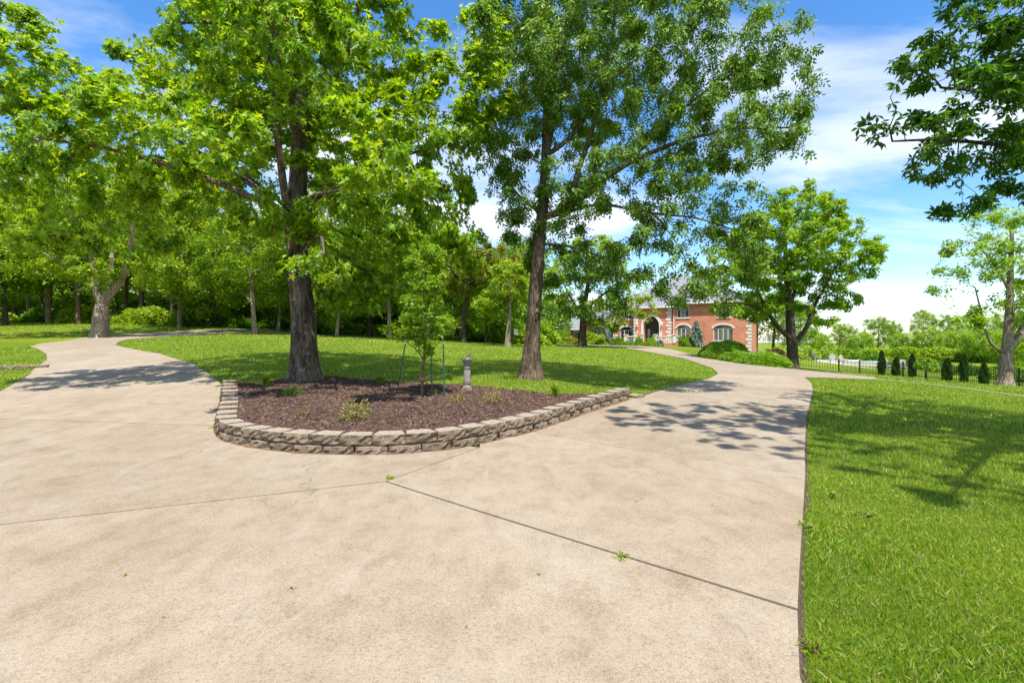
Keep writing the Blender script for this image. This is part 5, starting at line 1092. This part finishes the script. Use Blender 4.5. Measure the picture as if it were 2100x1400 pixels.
# clipped hedge mounds
def mound(px0, px1, pyt, pyb, Y, mat, label, key):
    c = ground((px0 + px1) / 2, Y); w = (px1 - px0) / 1000 * Y; h = max(.5, EYE - (pyt - 700) / 1000 * Y - c.z)
    e = empty('clipped_hedge', (c.x, c.y, c.z - .05), label, 'hedge'); r = np.random.default_rng(len(key) * 7 + int(px0)); n = 8500
    d = r.normal(0, 1, (n, 3)); d /= np.linalg.norm(d, axis=1)[:, None]; d[:, 2] = np.abs(d[:, 2])
    sup = (np.abs(d[:, 0]) ** 2.6 + np.abs(d[:, 1]) ** 2.6 + np.abs(d[:, 2]) ** 2.6) ** (-1 / 2.6)
    lump = 1 + .03 * np.sin(d[:, 0] * 9 + px0) + .025 * np.cos(d[:, 2] * 11 + d[:, 0] * 5)
    P = d * (sup * lump * r.uniform(.86, 1, n))[:, None] * np.array([w / 2, min(1.6, w * .4), h]); P[:, 2] = np.maximum(P[:, 2], .06)
    V, F = leaf_arrays(P, SPRIG, .145, r, .5, -.1, d, 1.2); link('foliage', fastmesh('foliage', V, F), e, mat)
    m = MB(); prof = [(.93 * math.cos(t), .93 * math.sin(t)) for t in np.linspace(0, 1.5, 7)]; m.lathe(prof, 16); cme = m.build('dark_core', M['bark_dark'], e, True); cme.scale = (w / 2 * .88, min(1.6, w * .4) * .88, h * .86)  # solid dark dome: shade inside the hedge put in as colour
mound(1446, 1532, 697, 724, 42, M['leaf_bright'], 'yellow topped clipped mound nearest the house wall', 'a')
mound(1433, 1528, 704, 744, 38, M['leaf_box'], 'dark rounded clipped mound at the left, beside the bending drive', 'b')
mound(1478, 1545, 719, 748, 35.5, M['leaf_box'], 'middle clipped mound between the dark and the bright ones', 'c')
mound(1508, 1614, 721, 755, 33, M['leaf_box'], 'bright long clipped mound nearest the forked lawn tree', 'd')
g = ground(1590, 46); bush(cl(M['leaf_red'], 'red', 2600, .22, shell=.5), tuple(g), (1.1, 1.0, 1.7), 'reddish brown bush behind the clipped mounds, right of the house')
# small sign by the wood
g = ground(1058, 44); e = empty('notice_board', tuple(g), 'small white board on a thin post near the ash trunk', 'sign'); MB().tube([(0, 0, 0), (0, 0, 1.4)], .03, 6).build('post', M['iron'], e); MB().box(-.17, .17, -.05, -.03, .95, 1.45).build('board', M['trim'], e)

# ---------------------------------------------------------------- right side: fence, thujas, pool
fl = [(1632, 48), (1720, 46), (1810, 42.2), (1950, 36.2), (2090, 31.4), (2220, 28)]
pts = [ground(*p) for p in fl]; fence = empty('iron_fence', tuple(pts[0]), 'black iron picket fence between the lawn and the pool', 'fence')
pk = pymesh('picket', *(lambda b: (b.v, b.f))(MB().box(-.011, .011, -.011, .011, .06, 1.12).add([(-.011, -.011, 1.12), (.011, -.011, 1.12), (.011, .011, 1.12), (-.011, .011, 1.12), (0, 0, 1.17)], [(0, 1, 4), (1, 2, 4), (2, 3, 4), (3, 0, 4)]))); pk.materials.append(M['iron'])
pst = pymesh('post', *(lambda b: (b.v, b.f))(MB().box(-.04, .04, -.04, .04, -.1, 1.2).box(-.055, .055, -.055, .055, 1.2, 1.25))); pst.materials.append(M['iron'])
seg = []
for a, b in zip(pts[:-1], pts[1:]):
    n = max(1, round((b - a).length / 2.4))
    for k in range(n):
        p = a.lerp(b, k / n); p.z = tz(p.x, p.y); seg.append(p)
seg.append(pts[-1]); F0 = Vector(fence.location)
for p in seg: link('post', pst, fence, loc=p - F0)
cnt = 0
for a, b in zip(seg[:-1], seg[1:]):
    for zz in (.16, .95, 1.08): MB().tube([a - F0 + Vector((0, 0, zz)), b - F0 + Vector((0, 0, zz))], .017, 4).build('rail', M['iron'], fence)
    for k in range(1, 16):
        o = link('picket', pk, fence, loc=a.lerp(b, k / 16) - F0); cnt += 1
def thuja_mesh(seed):
    r = np.random.default_rng(seed); n = 1500; z = r.uniform(0, 1, n) ** .9; a = r.uniform(0, 6.28, n); rad = np.minimum(1, (1 - z) * 2.2) ** .6 * (.8 + .2 * np.sin(a * 4 + z * 8 + seed)) * r.uniform(.7, 1, n)
    d = np.stack([np.cos(a) * .5, np.sin(a) * .5, np.ones(n)], 1); V, F = leaf_arrays(np.stack([np.cos(a) * rad * .34, np.sin(a) * rad * .34, z * 1.75 + .05], 1), NEEDLE, .125, r, .3, -1.0, d, 1.0); me = fastmesh('foliage', V, F); me.materials.append(M['leaf_thuja']); return me
TM = [thuja_mesh(1), thuja_mesh(2), thuja_mesh(3)]
tst = pymesh('stem', *tube([(0, 0, -.05), (0, 0, 1.5)], [.05, .02], 6)); tst.materials.append(M['bark_dark'])
for k, (px, Y, s, lab) in enumerate([(1808, 41.3, 1.0, 'columnar thuja at the left end of the fence row'), (1838, 40.2, .92, 'second thuja from the left along the fence'), (1871, 38.6, .98, 'third thuja, just left of the small pale dogwood'), (1942, 35.6, .97, 'fourth thuja, first to the right of the dogwood'), (1977, 34.2, .95, 'fifth thuja along the fence, second right of the dogwood'), (2018, 32.8, .82, 'last thuja in the row, nearest the pale trunked tree')]):
    g = ground(px, Y); e = empty('thuja', tuple(g), lab, 'conifer', 'thujas along the fence', k * 1.3); e.scale = (s * random.uniform(.85, 1.15), s, s * random.uniform(.92, 1.12)); link('foliage', TM[k % 3], e); link('stem', tst, e)
g = ground(1901, 34.5); g.z -= .02
build_tree('dogwood', 'small pale yellow green dogwood between the thujas', g, [([g, g + Vector((.02, 0, .5)), g + Vector((0, 0, 1.2))], .035, .015, None)], [(g.x, g.y, g.z + 1.25, .75, .6, .5, 1), (g.x + .3, g.y, g.z + .9, .6, .5, .2, 1), (g.x - .4, g.y, g.z + 1.0, .5, .5, .2, 1)], 300, M['leaf_bright'], M['bark_young'], SPRIG, .15, 1300, 77, step=.15, kill=.22, infl=1.6, spread=.12, cat='tree', lt=.004)
# pool
dk = [XY(1600, 57), XY(1870, 54), XY(1870, 70), XY(1600, 72)]
tag(sheet('pool_deck', dk, terr, .05, M['deck'], None, 2.0, skirt=.2), 'pale tan pool deck behind the iron fence', kind='structure')
c = ground(1740, 62); pw = empty('swimming_pool', tuple(c), 'raised white walled swimming pool behind the fence', 'pool')
MB().box(-5.0, 4.2, -2.2, -1.9, -.2, .62).build('pool_wall', M['trim'], pw); MB().box(-5.0, 4.2, 1.9, 2.2, -.2, .62).build('pool_wall', M['trim'], pw); MB().box(-5.3, -5.001, -2.2, 2.2, -.2, .62).build('pool_wall', M['trim'], pw); MB().box(4.201, 4.5, -2.2, 2.2, -.2, .62).build('pool_wall', M['trim'], pw)
MB().box(-5.0, 4.2, -1.9, 1.9, -.2, .5).build('water', M['water'], pw)
def chair(px, Y, label, rz, s=1.0):
    g = ground(px, Y); e = empty('patio_chair', (g.x, g.y, g.z + .06), label, 'chair', 'patio chairs by the pool', rz); e.scale = (s, s, s)
    MB().box(-.32, .32, -.3, .3, .38, .46).build('seat', M['chairwhite'], e); b = MB()
    for k in range(5): b = MB().box(-.31 + k * .13, -.2 + k * .13, .28, .34, .46, 1.05 + .08 * (2 - abs(k - 2))).build('back_slat', M['chairwhite'], e)
    for sx__ in (-1, 1):
        MB().box(sx__ * .36 - .05, sx__ * .36 + .05, -.32, .34, .62, .66).build('armrest', M['chairwhite'], e)
        for yy in (-.26, .26): MB().box(sx__ * .36 - .03, sx__ * .36 + .03, yy - .03, yy + .03, 0, .62).build('leg', M['chairwhite'], e)
chair(1673, 56.5, 'white slatted chair at the left, beside the pool wall', .3, 0.95); chair(1709, 56, 'white slatted chair in front of the pool wall middle', -.2, 0.95); chair(1820, 55, 'white chair between the first two thujas', .2, 1.1); chair(1852, 55, 'white chair between the second and third thujas', -.3, 1.1); chair(1730, 57.5, 'white chair right of the middle of the pool wall', .5, 1.0)
g = ground(1642, 58); e = empty('hot_tub', (g.x, g.y, g.z + .06), 'tan hot tub with pale blue cover behind the forked lawn tree', 'hot tub'); MB().box(-.95, .95, -.9, .9, 0, .85).build('cabinet', M['deck'], e); MB().box(-1.0, 1.0, -.95, .95, .851, 1.0).box(-.6, .6, -.6, .6, 1.0, 1.12).build('cover', M['blue'], e)
# weathervane-like finial etc. are not in view
